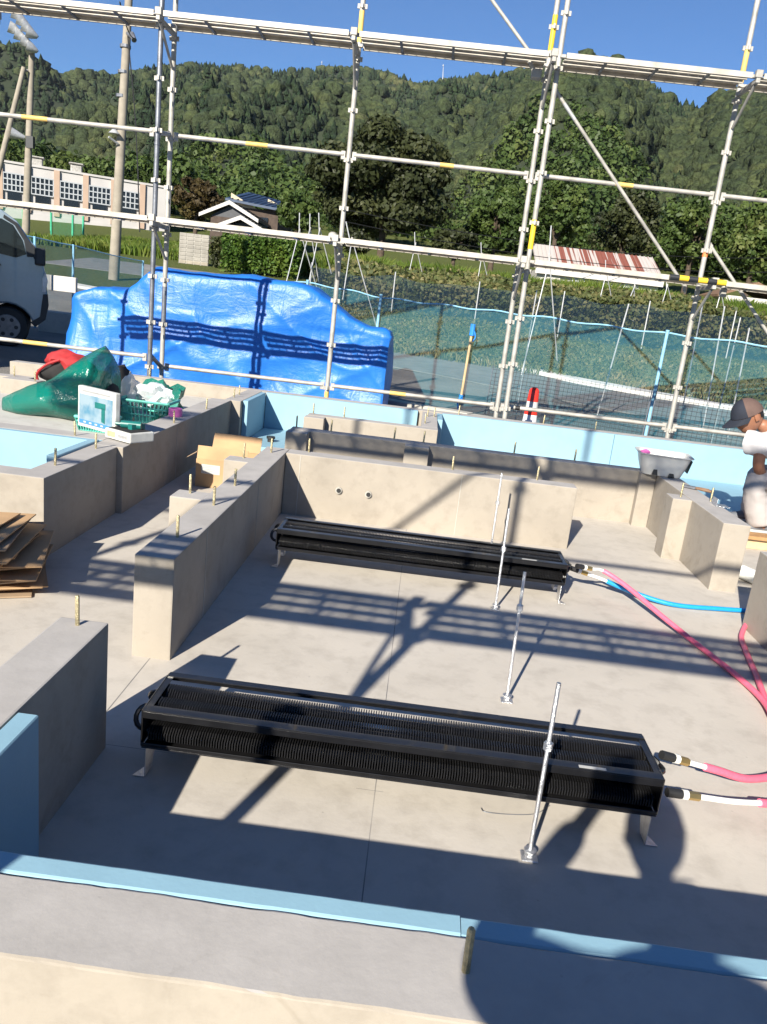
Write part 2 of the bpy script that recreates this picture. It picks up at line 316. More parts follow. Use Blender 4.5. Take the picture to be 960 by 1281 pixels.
# ------------------------------------------------------------------ mesh helpers
class MB:
    def __init__(s): s.v = []; s.f = []
    def add(s, vs, fs):
        k = len(s.v); s.v += [tuple(map(float, p)) for p in vs]; s.f += [tuple(i+k for i in f) for f in fs]; return s
    def box(s, x0, x1, y0, y1, z0, z1):
        return s.add([(x0,y0,z0),(x1,y0,z0),(x1,y1,z0),(x0,y1,z0),(x0,y0,z1),(x1,y0,z1),(x1,y1,z1),(x0,y1,z1)],
                     [(3,2,1,0),(4,5,6,7),(0,1,5,4),(1,2,6,5),(2,3,7,6),(3,0,4,7)])
    def obox(s, c, ax, ay, az):                      # oriented box: centre and half-axis vectors
        c, ax, ay, az = map(np.array, (c, ax, ay, az)); vs = []
        for k in (-1, 1):
            for i, j in ((-1,-1),(1,-1),(1,1),(-1,1)): vs.append(c+i*ax+j*ay+k*az)
        return s.add(vs, [(3,2,1,0),(4,5,6,7),(0,1,5,4),(1,2,6,5),(2,3,7,6),(3,0,4,7)])
    def tube(s, pts, r, n=10, caps=True, rs=None):
        pts = [np.array(p, float) for p in pts]; m = len(pts); rings = []
        up = None
        for i, p in enumerate(pts):
            d = pts[min(i+1, m-1)]-pts[max(i-1, 0)]; d /= np.linalg.norm(d)+1e-12
            if up is None:
                up = np.array([0, 0, 1.0]) if abs(d[2]) < 0.9 else np.array([1.0, 0, 0])
            a = np.cross(d, up); a /= np.linalg.norm(a)+1e-12; b = np.cross(a, d); up = b
            rr = rs[i] if rs else r
            rings.append([p+rr*(math.cos(2*math.pi*k/n)*a+math.sin(2*math.pi*k/n)*b) for k in range(n)])
        vs = [q for g in rings for q in g]; fs = []
        for i in range(m-1):
            for k in range(n): fs.append((i*n+k, i*n+(k+1) % n, (i+1)*n+(k+1) % n, (i+1)*n+k))
        if caps: fs += [tuple(range(n))[::-1], tuple((m-1)*n+k for k in range(n))]
        return s.add(vs, fs)
    def lathe(s, prof, c=(0,0,0), n=20, sq=0):      # prof: (r, z)
        vs = []; fs = []; m = len(prof)
        for r, z in prof:
            for k in range(n): a = 2*math.pi*k/n; vs.append((c[0]+r*math.cos(a), c[1]+r*math.sin(a), c[2]+z))
        for i in range(m-1):
            for k in range(n): fs.append((i*n+k, i*n+(k+1) % n, (i+1)*n+(k+1) % n, (i+1)*n+k))
        fs += [tuple(range(n))[::-1], tuple((m-1)*n+k for k in range(n))]
        return s.add(vs, fs)
    def prism(s, poly, a, b):                        # closed polygon of 3-D points at a, shifted by vector b
        n = len(poly); P = [np.array(p, float)+np.array(a) for p in poly]; Q = [p+np.array(b) for p in P]
        return s.add(P+Q, [tuple(range(n))[::-1], tuple(range(n, 2*n))]+[(i, (i+1) % n, n+(i+1) % n, n+i) for i in range(n)])
    def mesh(s, name, org=(0,0,0), bevel=0, smooth=False, seg=1):
        me = bpy.data.meshes.new(name); o = np.array(org)
        me.from_pydata([tuple(np.array(p)-o) for p in s.v], [], s.f); me.validate()
        bm = bmesh.new(); bm.from_mesh(me); bmesh.ops.recalc_face_normals(bm, faces=bm.faces)
        if bevel:
            bmesh.ops.bevel(bm, geom=[e for e in bm.edges if len(e.link_faces) == 2 and e.calc_face_angle(0) > 0.6], offset=bevel, segments=seg, affect='EDGES', profile=0.6)
        bm.to_mesh(me); bm.free()
        if smooth:
            for p in me.polygons: p.use_smooth = True
        if smooth and smooth != 'soft':
            me.set_sharp_from_angle(angle=math.radians(40)) if hasattr(me, 'set_sharp_from_angle') else None
        return me
def tag(o, label=None, cat=None, group=None, kind=None):
    if label: o['label'] = label
    if cat: o['category'] = cat
    if group: o['group'] = group
    if kind: o['kind'] = kind
    return o
def thing(name, label, cat, loc=(0,0,0), group=None):
    o = bpy.data.objects.new(name, None); C.objects.link(o); o.location = loc; o.empty_display_size = 0.1
    return tag(o, label, cat, group)
def root_loc(o):
    v = np.zeros(3)
    while o is not None: v += np.array(o.location); o = o.parent
    return v
def obj(name, mb, mat, parent=None, loc=(0,0,0), bevel=0, smooth=False, seg=1):
    """mb in world coordinates; the origin is the parent's place (or loc when top-level)"""
    org = root_loc(parent) if parent is not None else np.array(loc, float)
    me = mb.mesh(name, org, bevel, smooth, seg) if isinstance(mb, MB) else mb
    me.materials.append(MATS[mat])
    o = bpy.data.objects.new(name, me); C.objects.link(o)
    if parent is not None: o.parent = parent
    else: o.location = loc
    return o
def inst(name, me, parent, loc, rot=(0,0,0), scale=(1,1,1)):     # shared mesh, world location
    o = bpy.data.objects.new(name, me); C.objects.link(o)
    if parent is not None: o.parent = parent; o.location = tuple(np.array(loc)-root_loc(parent))
    else: o.location = loc
    o.rotation_euler = rot; o.scale = scale; return o
def np_mesh(name, v, f, mat, rnd=None):
    """v (n,3), f (m,k) as arrays -> mesh, quickly"""
    me = bpy.data.meshes.new(name); m, k = f.shape
    me.vertices.add(len(v)); me.vertices.foreach_set('co', np.ascontiguousarray(v, np.float32).ravel())
    me.loops.add(m*k); me.loops.foreach_set('vertex_index', np.ascontiguousarray(f, np.int32).ravel())
    me.polygons.add(m); me.polygons.foreach_set('loop_start', np.arange(0, m*k, k, dtype=np.int32))
    me.update(calc_edges=True)
    if rnd is not None:
        a = me.attributes.new('rnd', 'FLOAT', 'FACE'); a.data.foreach_set('value', np.ascontiguousarray(rnd, np.float32))
    me.materials.append(MATS[mat]); return me
def unit(a): return a/(np.linalg.norm(a, axis=-1, keepdims=True)+1e-9)
def leaf_quads(P, Nn, size, aspect=0.6, droop=0.0):
    """one bent-free quad per point, facing roughly Nn, random spin"""
    n = len(P); t = unit(np.cross(Nn, unit(RNG.normal(size=(n, 3))))); b = np.cross(Nn, t)
    s = np.asarray(size).reshape(-1, 1)*np.ones((n, 1))
    q = np.stack([P-t*s, P-b*s*aspect, P+t*s, P+b*s*aspect], 1)
    return q.reshape(-1, 3), np.arange(n*4).reshape(n, 4)
def single(name, mb, mat, label, cat, loc=(0,0,0), group=None, **kw):
    return tag(obj(name, mb, mat, None, loc, **kw), label, cat, group)
def bez(pts, n=24):                                   # Catmull-Rom through points
    P = [np.array(p, float) for p in pts]; P = [2*P[0]-P[1]]+P+[2*P[-1]-P[-2]]; out = []
    for i in range(1, len(P)-2):
        for k in range(n):
            t = k/n; a, b, c, d = P[i-1:i+3]
            out.append(0.5*((2*b)+(c-a)*t+(2*a-5*b+4*c-d)*t*t+(3*b-a-3*c+d)*t**3))
    out.append(P[-2]); return out

# ------------------------------------------------------------------ value noise for shapes
_LAT = np.random.default_rng(5).random((32, 32, 32))
def vnoise(P):
    P = np.asarray(P, float); i = np.floor(P).astype(int); f = P-i; f = f*f*(3-2*f); r = 0
    for dx in (0, 1):
        for dy in (0, 1):
            for dz in (0, 1):
                w = (f[..., 0] if dx else 1-f[..., 0])*(f[..., 1] if dy else 1-f[..., 1])*(f[..., 2] if dz else 1-f[..., 2])
                r = r+w*_LAT[(i[..., 0]+dx) % 32, (i[..., 1]+dy) % 32, (i[..., 2]+dz) % 32]
    return r*2-1
def fbm(P, o=4):
    P = np.asarray(P, float); return sum(vnoise(P*2**k+7.3*k)*0.5**k for k in range(o))
def ridge(P): return 1-np.abs(vnoise(P))

# ------------------------------------------------------------------ ground and terrain
GZ = -0.08
_gy = [-60, 13, 18, 24, 28, 40, 60, 80, 120, 160]; _gz = [GZ, GZ, 0.0, 0.45, 0.95, 2.3, 3.9, 6.2, 12.5, 19.0]
def ground_z(x, y):
    r = np.interp(y, _gy, _gz)
    left = np.clip((-np.asarray(x)-4.5)/2.0, 0, 1)*np.clip((np.asarray(y)-9.5)/2.0, 0, 1)*np.clip((30-np.asarray(y))/8, 0, 1)
    return r+0.12*left
def build_ground():
    xs = np.unique(np.concatenate([np.linspace(-300, -30, 28), np.linspace(-30, 30, 61), np.linspace(30, 300, 28)]))
    ys = np.unique(np.concatenate([np.linspace(-200, -8, 20), np.linspace(-8, 60, 69), np.linspace(60, 170, 23)]))
    X, Y = np.meshgrid(xs, ys); Z = ground_z(X, Y)
    v = np.stack([X, Y, Z], -1).reshape(-1, 3); nx = len(xs)
    f = np.array([(j*nx+i, j*nx+i+1, (j+1)*nx+i+1, (j+1)*nx+i) for j in range(len(ys)-1) for i in range(nx-1)])
    o = bpy.data.objects.new('ground', np_mesh('ground', v, f, 'ground')); C.objects.link(o); tag(o, kind='structure')
build_ground()

# ------------------------------------------------------------------ foundation
T = 0.40
tag(obj('floor_slab', MB().box(-4.3, 3.9, 0.95, 7.85, -0.16, 0.0), 'slab_concrete'), kind='structure')
tag(obj('entrance_floor', MB().box(-4.2, -1.87, 4.66, 7.76, 0.01, 0.27), 'entrance_concrete'), kind='structure')
bolt_me = {}
def bolt_mesh(h, r=0.0065):
    if h not in bolt_me:
        me = MB().lathe([(r, 0), (r, h-0.004), (r*0.7, h)], n=8).mesh('anchor_bolt', smooth=True); me.materials.append(MATS['zinc_bolt']); bolt_me[h] = me
    return bolt_me[h]
WALLS = []
def wall(label, boxes, bev=0.006, z0=-0.12, top=T):
    """boxes: (x0,x1,y0,y1); the first carries the wall, the others are piers cast on it"""
    x0, x1, y0, y1 = boxes[0]
    t = thing('foundation_wall', label, 'wall', ((x0+x1)/2, (y0+y1)/2, 0), 'concrete foundation walls')
    for i, bx in enumerate(boxes):
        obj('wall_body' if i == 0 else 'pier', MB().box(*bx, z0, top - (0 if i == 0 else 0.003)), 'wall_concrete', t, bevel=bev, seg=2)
        WALLS.append((bx, t))
    return t
def rough_bar(x0, x1, y0, y1, z0, z1, step, jit, seed, chip=0.0):
    """long bar along x whose upper edges wander a little, as cast or hand-cut"""
    xs = np.unique(np.concatenate([[x0], np.arange(max(x0, -1.3), min(x1, 2.2), step), [x1]])); V = []; n = 8
    for x in xs:
        e = lambda k, sc=1.0: jit*sc*float(fbm(np.array([x*16+seed, k*5.1, 0.3]), 3))
        c = chip*max(0.0, float(vnoise(np.array([x*9+seed, 2.2, 7.7])))-0.45)
        b_ = 0.0035
        V += [(x, y0, z0), (x, y1, z0), (x, y1+e(1), z1-b_-abs(e(2))), (x, y1-b_*0.6+e(1), z1-0.0015+e(3, .3)), (x, y1-b_*1.6+e(1), z1+e(4, .2)), (x, y0+b_*1.6+e(5)+c, z1+e(6, .2)), (x, y0+b_*0.6+e(5)+c*0.5, z1-0.002-c*0.3), (x, y0+e(5)*0.5, z1-b_-abs(e(7))-c)]
    m = MB(); m.v = V; k = len(xs)
    m.f = [(i*n+j, i*n+(j+1) % n, (i+1)*n+(j+1) % n, (i+1)*n+j) for i in range(k-1) for j in range(n)]+[tuple(range(n)), tuple((k-1)*n+j for j in range(n))[::-1]]
    return m
FRONT = thing('foundation_wall', 'long low concrete foundation wall with foam along its inner side, under the photographer', 'wall', (0, 0.96, 0), 'concrete foundation walls')
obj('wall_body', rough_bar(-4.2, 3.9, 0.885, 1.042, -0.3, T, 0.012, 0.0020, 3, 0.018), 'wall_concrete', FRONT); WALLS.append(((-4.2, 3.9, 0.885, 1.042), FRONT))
wall('short concrete foundation wall with one bolt and a blue foam strip, beside the first heater', [(-0.95, -0.808, 1.095, 2.02)])
LW = wall('concrete foundation wall with two small piers beside the cardboard box', [(-0.957, -0.81, 2.61, 4.935), (-1.11, -0.954, 3.455, 3.60), (-1.10, -0.954, 4.39, 4.53)])
MW = wall('concrete foundation wall with two round holes behind the second heater', [(-0.808, 1.035, 4.795, 4.935)])
PW = wall('concrete foundation wall along the narrow passage, with the tool case on it', [(-1.862, -1.685, 4.362, 6.87)])
t = thing('foundation_wall', 'L-shaped concrete foundation wall round the entrance pit behind the flattened cardboard', 'wall', (-2.4, 3.55, 0), 'concrete foundation walls')
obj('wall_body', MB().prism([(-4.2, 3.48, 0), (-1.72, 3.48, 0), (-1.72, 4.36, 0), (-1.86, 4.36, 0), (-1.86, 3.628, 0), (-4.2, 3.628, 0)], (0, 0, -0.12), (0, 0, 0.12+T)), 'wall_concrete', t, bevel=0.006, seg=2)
WALLS += [((-1.86, -1.72, 3.48, 4.36), t), ((-4.2, -1.86, 3.48, 3.628), t)]
wall('short concrete foundation wall return meeting the blue foam corner', [(-1.75, -1.60, 6.872, 7.775)])
wall('concrete foundation wall behind the foam of the entrance pit', [(-4.2, -1.863, 4.505, 4.655)])
wall('concrete foundation wall left of the pit carrying a single bolt', [(-3.62, -3.30, 6.55, 6.70), (-4.2, -3.46, 6.702, 6.85)])
wall('long low concrete foundation wall below the blue tarp', [(-4.2, 3.95, 7.778, 7.92)], z0=-0.3)
wall('concrete foundation wall with two piers in the third row', [(-0.95, 1.768, 5.725, 5.86), (-0.96, -0.80, 5.61, 5.727), (-0.08, 0.10, 5.615, 5.727), (1.655, 1.768, 5.655, 5.727)])
wall('shorter concrete foundation wall in the fourth row', [(-0.95, 0.17, 6.55, 6.685), (-0.96, -0.79, 6.44, 6.552)])
wall('short concrete foundation wall running from fourth row to back wall', [(0.025, 0.168, 6.688, 7.716)])
wall('concrete foundation wall with a stepped pier, carrying the white tray', [(1.77, 1.925, 4.32, 5.86), (1.65, 1.772, 4.865, 5.02)])
wall('concrete foundation wall behind the pink hoses', [(1.755, 1.905, 1.095, 3.785)])
wall('short concrete foundation wall beyond the working man', [(3.1, 3.9, 5.725, 5.86)])
for t_, bx in ((LW, (-0.8112, -0.8078, 3.03, 3.036, 0.0, T-0.008)), (LW, (-0.8112, -0.8084, 4.02, 4.024, 0.0, T-0.008)), (MW, (-0.715, -0.710, 4.7925, 4.797, 0.0, T-0.008)), (MW, (0.31, 0.314, 4.7928, 4.797, 0.0, T-0.008)), (PW, (-1.688, -1.6825, 5.35, 5.354, 0.0, T-0.008))):
    obj('form_seam', MB().box(*bx), 'old_concrete', t_)
# drain stubs in the wall behind the second heater
for px, py in ((424, 613), (461, 618)):
    p = ony(px, py, 4.795)
    o = obj('sleeve', MB().tube([(p[0], 4.800, p[2]), (p[0], 4.778, p[2])], 0.021, 14), 'old_concrete', MW, smooth=True)
    obj('sleeve_hole', MB().tube([(p[0]+0.002, 4.7785, p[2]), (p[0]+0.002, 4.7755, p[2])], 0.0145, 12), 'black_rubber', MW)
def bolt(px, py, h=0.095):
    p = onz(px, py, T)
    best = min(WALLS, key=lambda w: max(w[0][0]-p[0], p[0]-w[0][1], 0)+max(w[0][2]-p[1], p[1]-w[0][3], 0))
    (x0, x1, y0, y1), t = best
    x = min(max(p[0], x0+0.03), x1-0.03); y = min(max(p[1], y0+0.03), y1-0.03)
    inst('anchor_bolt', bolt_mesh(h), t, (x, y, T-0.006), (random.uniform(-.03, .03), random.uniform(-.03, .03), 0))
for a in ((97,782), (583,1215,0.085), (222,672), (267.5,632), (294,607.5), (238,616), (305,572), (339.5,566), (69,582), (120,561), (93,545), (161,538), (225,530), (269,513), (277,491), (293,497),
          (395,515), (434,518), (502,526), (535,521), (371.5,534), (416.5,537), (494,547), (530,553), (388,564), (566,586), (671,599), (642,565), (717,574.5), (852,621), (850,598), (904,629), (18,470), (40,478), (58,462,0.14),
          (575,522), (680,530), (745,538), (200,468), (590,527)):
    bolt(*a)

# foam boards
def foam(label, *bx, z0=0.003, z1=T, group='blue insulation boards', mat='foam'):
    x0, x1, y0, y1 = bx
    return single('insulation_board', MB().box(x0, x1, y0, y1, z0, z1), mat, label, 'insulation', ((x0+x1)/2, (y0+y1)/2, z0), group, bevel=0.003)
for lab, x0, x1, zz, sd in (('pale blue foam board on the front foundation wall, left of its bolt', -4.2, 0.1685, T-0.002, 11), ('pale blue foam board on the front foundation wall, right of its bolt', 0.170, 3.9, T-0.005, 17)):
    single('insulation_board', rough_bar(x0, x1, 1.0455, 1.092, 0.003, zz, 0.02, 0.0008, sd), 'foam', lab, 'insulation', ((x0+x1)/2, 1.07, 0), 'blue insulation boards')
foam('blue foam strip returning along the short wall beside the first heater', -0.8055, -0.757, 1.0955, 1.51, z1=T-0.001)
foam('blue foam board on the long back wall in front of the tarp', -1.548, -0.02, 7.722, 7.775, z1=T-0.001)
foam('blue foam board on the back wall behind the white tray, joined at the cone end', 0.222, 1.93, 7.722, 7.775, z1=T-0.001)
foam('blue foam board on the back wall beside the working man', 1.934, 3.9, 7.722, 7.775, z1=T-0.002)
foam('blue foam strip on the short wall return beside the foam corner', -1.5975, -1.55, 6.95, 7.72, z1=T-0.001)
foam('blue foam strip on the short wall near the traffic cone', 0.1705, 0.22, 7.25, 7.719, z1=T-0.001)
foam('blue foam board lying on the slab in the foam corner', -1.545, -1.0, 6.7, 7.715, z0=0.003, z1=0.045)
foam('blue foam board lying on the slab behind the tray wall', 1.93, 3.9, 5.93, 7.715, z0=0.003, z1=0.05)
foam('blue foam board facing the sun inside the entrance pit', -4.2, -1.863, 4.452, 4.502, z1=T-0.001)
foam('blue foam strip along the inner side of the entrance pit', -1.915, -1.8625, 3.90, 4.447, z1=T+0.012)
single('black_plug', MB().lathe([(0.03, 0), (0.03, 0.03), (0.04, 0.03), (0.04, 0.05)], (-1.33, 7.0, 0.045), 14), 'black_rubber', 'small black round cap on the blue foam corner floor', 'cap', (-1.33, 7.0, 0.045), smooth=True)
foam('blue foam offcut leaning by the tray wall near the working man', 1.928, 1.975, 4.75, 5.6, z0=0.003, z1=0.36)

# levelling rods
ROD = {}
for k, (x, y, h, nz, lab) in enumerate(((0.43, 1.78, 0.512, 0.325, 'galvanised threaded rod standing in front of the first heater'), (0.45, 2.64, 0.505, 0.36, 'galvanised threaded rod standing alone between the two heaters'),
                      (0.48, 3.57, 0.51, 0.30, 'galvanised threaded rod standing in front of the second heater'), (0.52, 4.47, 0.50, 0.31, 'galvanised threaded rod behind the second heater by the wall'))):
    t = thing('threaded_rod', lab, 'rod', (x, y, 0), 'threaded floor support rods')
    ln = (random.uniform(-.012, .012), random.uniform(-.01, .01))
    obj('rod', MB().tube([(x, y, 0.005), (x+ln[0], y+ln[1], h)], 0.0058, 10), 'zinc_bright', t, smooth=True)
    obj('base_plate', MB().box(x-0.022, x+0.022, y-0.022, y+0.022, 0.001, 0.005), 'zinc_bright', t, bevel=0.002)
    f = nz/h
    for z, r, hh in ((0.006, 0.013, 0.016), (nz, 0.012, 0.02)):
        obj('nut', MB().lathe([(r, z), (r, z+hh)], (x+ln[0]*z/h, y+ln[1]*z/h, 0), 6), 'zinc_bright', t)
    obj('washer', MB().lathe([(0.017, 0.022), (0.017, 0.025)], (x, y, 0), 14), 'zinc_bright', t)

# ------------------------------------------------------------------ finned floor heaters
OCT = [math.pi/8+k*math.pi/4 for k in range(8)]; OCTF = [tuple(range(8)), tuple(range(8, 16))]+[(k, (k+1) % 8, 8+(k+1) % 8, 8+k) for k in range(8)]
def heater(label, x0, x1, y0, zb=0.092, zt=0.205, dep=0.232):
    y1 = y0+dep
    t = thing('finned_heater', label, 'heater', ((x0+x1)/2, (y0+y1)/2, 0), 'black finned floor heaters')
    for xe, s in ((x0, 1), (x1, -1)):
        e = obj('end_plate', MB().box(min(xe, xe+s*0.004), max(xe, xe+s*0.004), y0, y1, zb, zt), 'black_enamel', t, bevel=0.0015)
        obj('plate_flange', MB().box(min(xe+s*0.005, xe+s*0.022), max(xe+s*0.005, xe+s*0.022), y0+0.031, y1-0.026, zt-0.004, zt-0.001), 'black_enamel', e)
    # rails along the top and bottom edges
    fr = obj('front_rail', MB().box(x0+0.004, x1-0.004, y0-0.003, y0+0.030, zt-0.002, zt+0.002).box(x0+0.004, x1-0.004, y0-0.003, y0+0.0005, zt-0.022, zt-0.0025), 'black_enamel', t, bevel=0.001)
    obj('back_rail', MB().box(x0+0.004, x1-0.004, y1-0.026, y1+0.002, zt-0.002, zt+0.003).box(x0+0.004, x1-0.004, y1-0.001, y1+0.002, zt-0.024, zt-0.0025), 'black_enamel', t, bevel=0.001)
    obj('bottom_rail', MB().box(x0+0.004, x1-0.004, y0-0.004, y0+0.012, zb-0.002, zb+0.002).box(x0+0.004, x1-0.004, y0-0.004, y0-0.001, zb+0.0025, zb+0.014), 'black_enamel', t, bevel=0.001)
    obj('bottom_rail', MB().box(x0+0.004, x1-0.004, y1-0.012, y1+0.001, zb-0.002, zb+0.002), 'black_enamel', t)
    rows = [(y0+0.041, zb+0.031), (y0+0.116, zb+0.031), (y0+0.190, zb+0.031), (y0+0.082, zb+0.083), (y0+0.164, zb+0.083), (y0+0.190, zb+0.060)]
    n = 190
    for yc, zc in rows[:5]:
        m = MB().tube([(x0+0.006, yc, zc), (x1-0.006, yc, zc)], 0.011, 8)
        for i in range(n):
            x = x0+0.02+(x1-x0-0.04)*i/(n-1)
            m.add([(x-0.0016, yc+0.0385*math.cos(q), zc+0.0255*math.sin(q)) for q in OCT]+[(x+0.0016, yc+0.0385*math.cos(q), zc+0.0255*math.sin(q)) for q in OCT], OCTF)
        obj('finned_tube', m, 'black_fin', t)
    obj('dark_fill_sheet', MB().box(x0+0.006, x1-0.006, y0+0.013, y1-0.013, zb-0.0015, zb+0.001), 'black_enamel', t)  # black sheet added under the fins to darken the gaps between them
    # return bends at both ends
    for xe, s in ((x0, -1), (x1, 1)):
        for (ya, za), (yb, zb2) in (((rows[0]), (rows[3])), ((rows[4]), (rows[2]))) if s < 0 else ((rows[1], rows[4]), (rows[3], rows[5])):
            pts = []
            for k in range(9):
                a = math.pi*k/8
                pts.append((xe+s*(0.006+0.030*math.sin(a)), ya+(yb-ya)*(1-math.cos(a))/2, za+(zb2-za)*(1-math.cos(a))/2))
            obj('return_bend', MB().tube(pts, 0.0075, 8), 'black_enamel', t, smooth=True)
    # folded sheet legs
    for xe, s in ((x0+0.02, -1), (x1-0.02, 1)):
        for yc, d in ((y0-0.01, 1), (y1+0.004, -1)):
            poly = [(0, 0, zb-0.002), (0, d*0.10, zb-0.002), (0, d*0.055, 0.004), (0, d*0.0, 0.004)]
            lg = obj('leg', MB().prism(poly, (xe, yc, 0), (s*0.002, 0, 0)), 'zinc_bright', t)
            obj('foot', MB().prism([(0, yc, 0.002), (s*0.034, yc, 0.002), (s*0.012, yc+d*0.055, 0.002), (0, yc+d*0.055, 0.002)], (xe+s*0.0025, 0, 0), (0, 0, 0.002)), 'zinc_bright', lg)
    st = obj('sticker', MB().box(x1-0.235, x1-0.16, y0+0.002, y0+0.014, zt+0.0025, zt+0.0032), 'paper', fr)
    return t
heater('black finned floor heater with two pink hoses, nearest the front wall', -0.665, 0.785, 1.905)
heater('black finned floor heater with blue and pink hoses, in front of the holed wall', -0.652, 0.838, 3.775, zb=0.098)

# ------------------------------------------------------------------ hoses
def hose(name, label, conn, pts, mat, white_len, r=0.0125, sock=True):
    """conn: where the fitting starts; pts: the route from there"""
    P = bez(pts, 14); L = [0]
    for a, b in zip(P, P[1:]): L.append(L[-1]+np.linalg.norm(b-a))
    t = thing(name, label, 'hose', tuple(pts[0]))
    k1 = next((i for i, l in enumerate(L) if l > white_len), 1)
    d = unit(np.array(P[1])-np.array(P[0])); p0 = np.array(P[0])
    for a, b, rr, m, nm in ((0.0, 0.045, 0.0135, 'black_rubber', 'coupling'), (0.046, 0.062, 0.0145, 'white_pipe', 'collar'), (0.063, 0.10, 0.0125, 'brass', 'fitting')):
        obj(nm, MB().tube([p0-d*0.11+d*a, p0-d*0.11+d*b], rr, 10 if nm != 'fitting' else 6), m, t, smooth=nm != 'fitting')
    obj('white_pipe', MB().tube([p0-d*0.012]+P[:k1+1], 0.0085, 10), 'white_pipe', t, smooth=True)
    obj('sleeve', MB().tube(P[k1:], r, 10), mat, t, smooth=True)
    return t
hose('water_hose', 'pink hose from the upper outlet of the first heater', None, [(0.925, 2.10, 0.155), (1.02, 2.13, 0.125), (1.16, 2.20, 0.07), (1.33, 2.34, 0.035), (1.46, 2.58, 0.02), (1.50, 2.85, 0.016), (1.57, 3.15, 0.016), (1.63, 3.42, 0.016), (1.69, 3.62, 0.016), (1.86, 3.90, 0.016), (2.1, 4.10, 0.016)], 'pink_hose', 0.055)
hose('water_hose', 'pink hose with a long white end from the lower outlet of the first heater', None, [(0.93, 1.985, 0.118), (1.02, 2.00, 0.108), (1.12, 2.04, 0.09), (1.25, 2.11, 0.06), (1.40, 2.26, 0.03), (1.52, 2.5, 0.018), (1.60, 2.8, 0.016), (1.66, 3.1, 0.016)], 'pink_hose', 0.20)
hose('water_hose', 'pink hose sweeping from the second heater across the slab', None, [(1.00, 3.93, 0.155), (1.07, 3.96, 0.14), (1.18, 3.86, 0.10), (1.30, 3.63, 0.05), (1.40, 3.38, 0.022), (1.47, 3.12, 0.016), (1.49, 2.90, 0.022), (1.46, 2.70, 0.03), (1.43, 2.45, 0.016), (1.50, 2.2, 0.016)], 'pink_hose', 0.07)
hose('water_hose', 'blue hose running from the second heater to the tray wall', None, [(1.00, 3.985, 0.105), (1.08, 3.99, 0.085), (1.25, 3.97, 0.04), (1.45, 3.93, 0.016), (1.70, 3.955, 0.016), (1.92, 4.0, 0.016), (2.2, 4.1, 0.016)], 'blue_hose', 0.10)

# ------------------------------------------------------------------ scaffold
PY = 8.27
pk = MB().box(-0.046, 0.046, -0.008, 0.008, -0.02, 0.02).box(-0.008, 0.008, -0.046, -0.0085, -0.02, 0.02).box(-0.008, 0.008, 0.0085, 0.046, -0.02, 0.02).lathe([(0.030, -0.012), (0.030, 0.014)], n=10)
PK = pk.mesh('pocket'); PK.materials.append(MATS['galvanised'])
SCG = 'scaffold tubes'
def pole(label, x, y, z0, z1, zp, mat='galvanised', bands=(), brackets=(), collars=(), skip=()):
    t = thing('scaffold_pole', label, 'pole', (x, y, z0), 'scaffold poles')
    obj('tube', MB().tube([(x, y, z0+0.06), (x, y, z1)], 0.0243, 14), mat, t, smooth=True)
    obj('jack_base', MB().box(x-0.07, x+0.07, y-0.07, y+0.07, z0, z0+0.008).tube([(x, y, z0+0.008), (x, y, z0+0.30)], 0.019, 10), 'ochre_paint', t)
    z = zp
    while z < z1-0.03:
        if z > z0+0.25: inst('pocket', PK, t, (x, y, z))
        z += 0.45
    for a, b, m in bands: obj('paint_band', MB().tube([(x, y, a), (x, y, b)], 0.0252, 14), m, t, smooth=True)
    for zc in collars: obj('joint_collar', MB().tube([(x, y, zc-0.012), (x, y, zc+0.012)], 0.0285, 12), 'galvanised_dark', t, smooth=True)
    for zb, s in brackets:          # platform bracket towards the house, s = direction in y
        br = obj('bracket', MB().box(x-0.018, x+0.018, min(y+s*0.03, y+s*0.47), max(y+s*0.03, y+s*0.47), zb-0.085, zb-0.045), mat, t, bevel=0.003)
        obj('bracket_strut', MB().tube([(x, y+s*0.035, zb-0.36), (x, y+s*0.40, zb-0.09)], 0.014, 8), mat, br, smooth=True)
        obj('bracket_hook', MB().box(x-0.03, x+0.03, min(y+s*0.43, y+s*0.475), max(y+s*0.43, y+s*0.475), zb-0.044, zb+0.02), 'galvanised', br, bevel=0.004)
    return t
def rail(label, p, q, mat='galvanised', r=0.0213, bands=(), name='scaffold_rail', cat='rail', wedge=True, group=SCG):
    p, q = np.array(p, float), np.array(q, float); d = unit(q-p)
    t = thing(name, label, cat, tuple(p), group)
    obj('tube', MB().tube([p, q], r, 12), mat, t, smooth=True)
    L = np.linalg.norm(q-p)
    for a, b, m in bands: obj('paint_band', MB().tube([p+d*L*a, p+d*L*b], r*1.04, 12), m, t, smooth=True)
    if wedge:
        for e, s in ((p, 1), (q, -1)):
            obj('wedge', MB().obox(e+d*s*0.005+np.array([0, 0, -0.01]), d*0.022, np.array([0, 0.012, 0]), np.array([0, 0, 0.04])), mat, t, bevel=0.004)
    return t
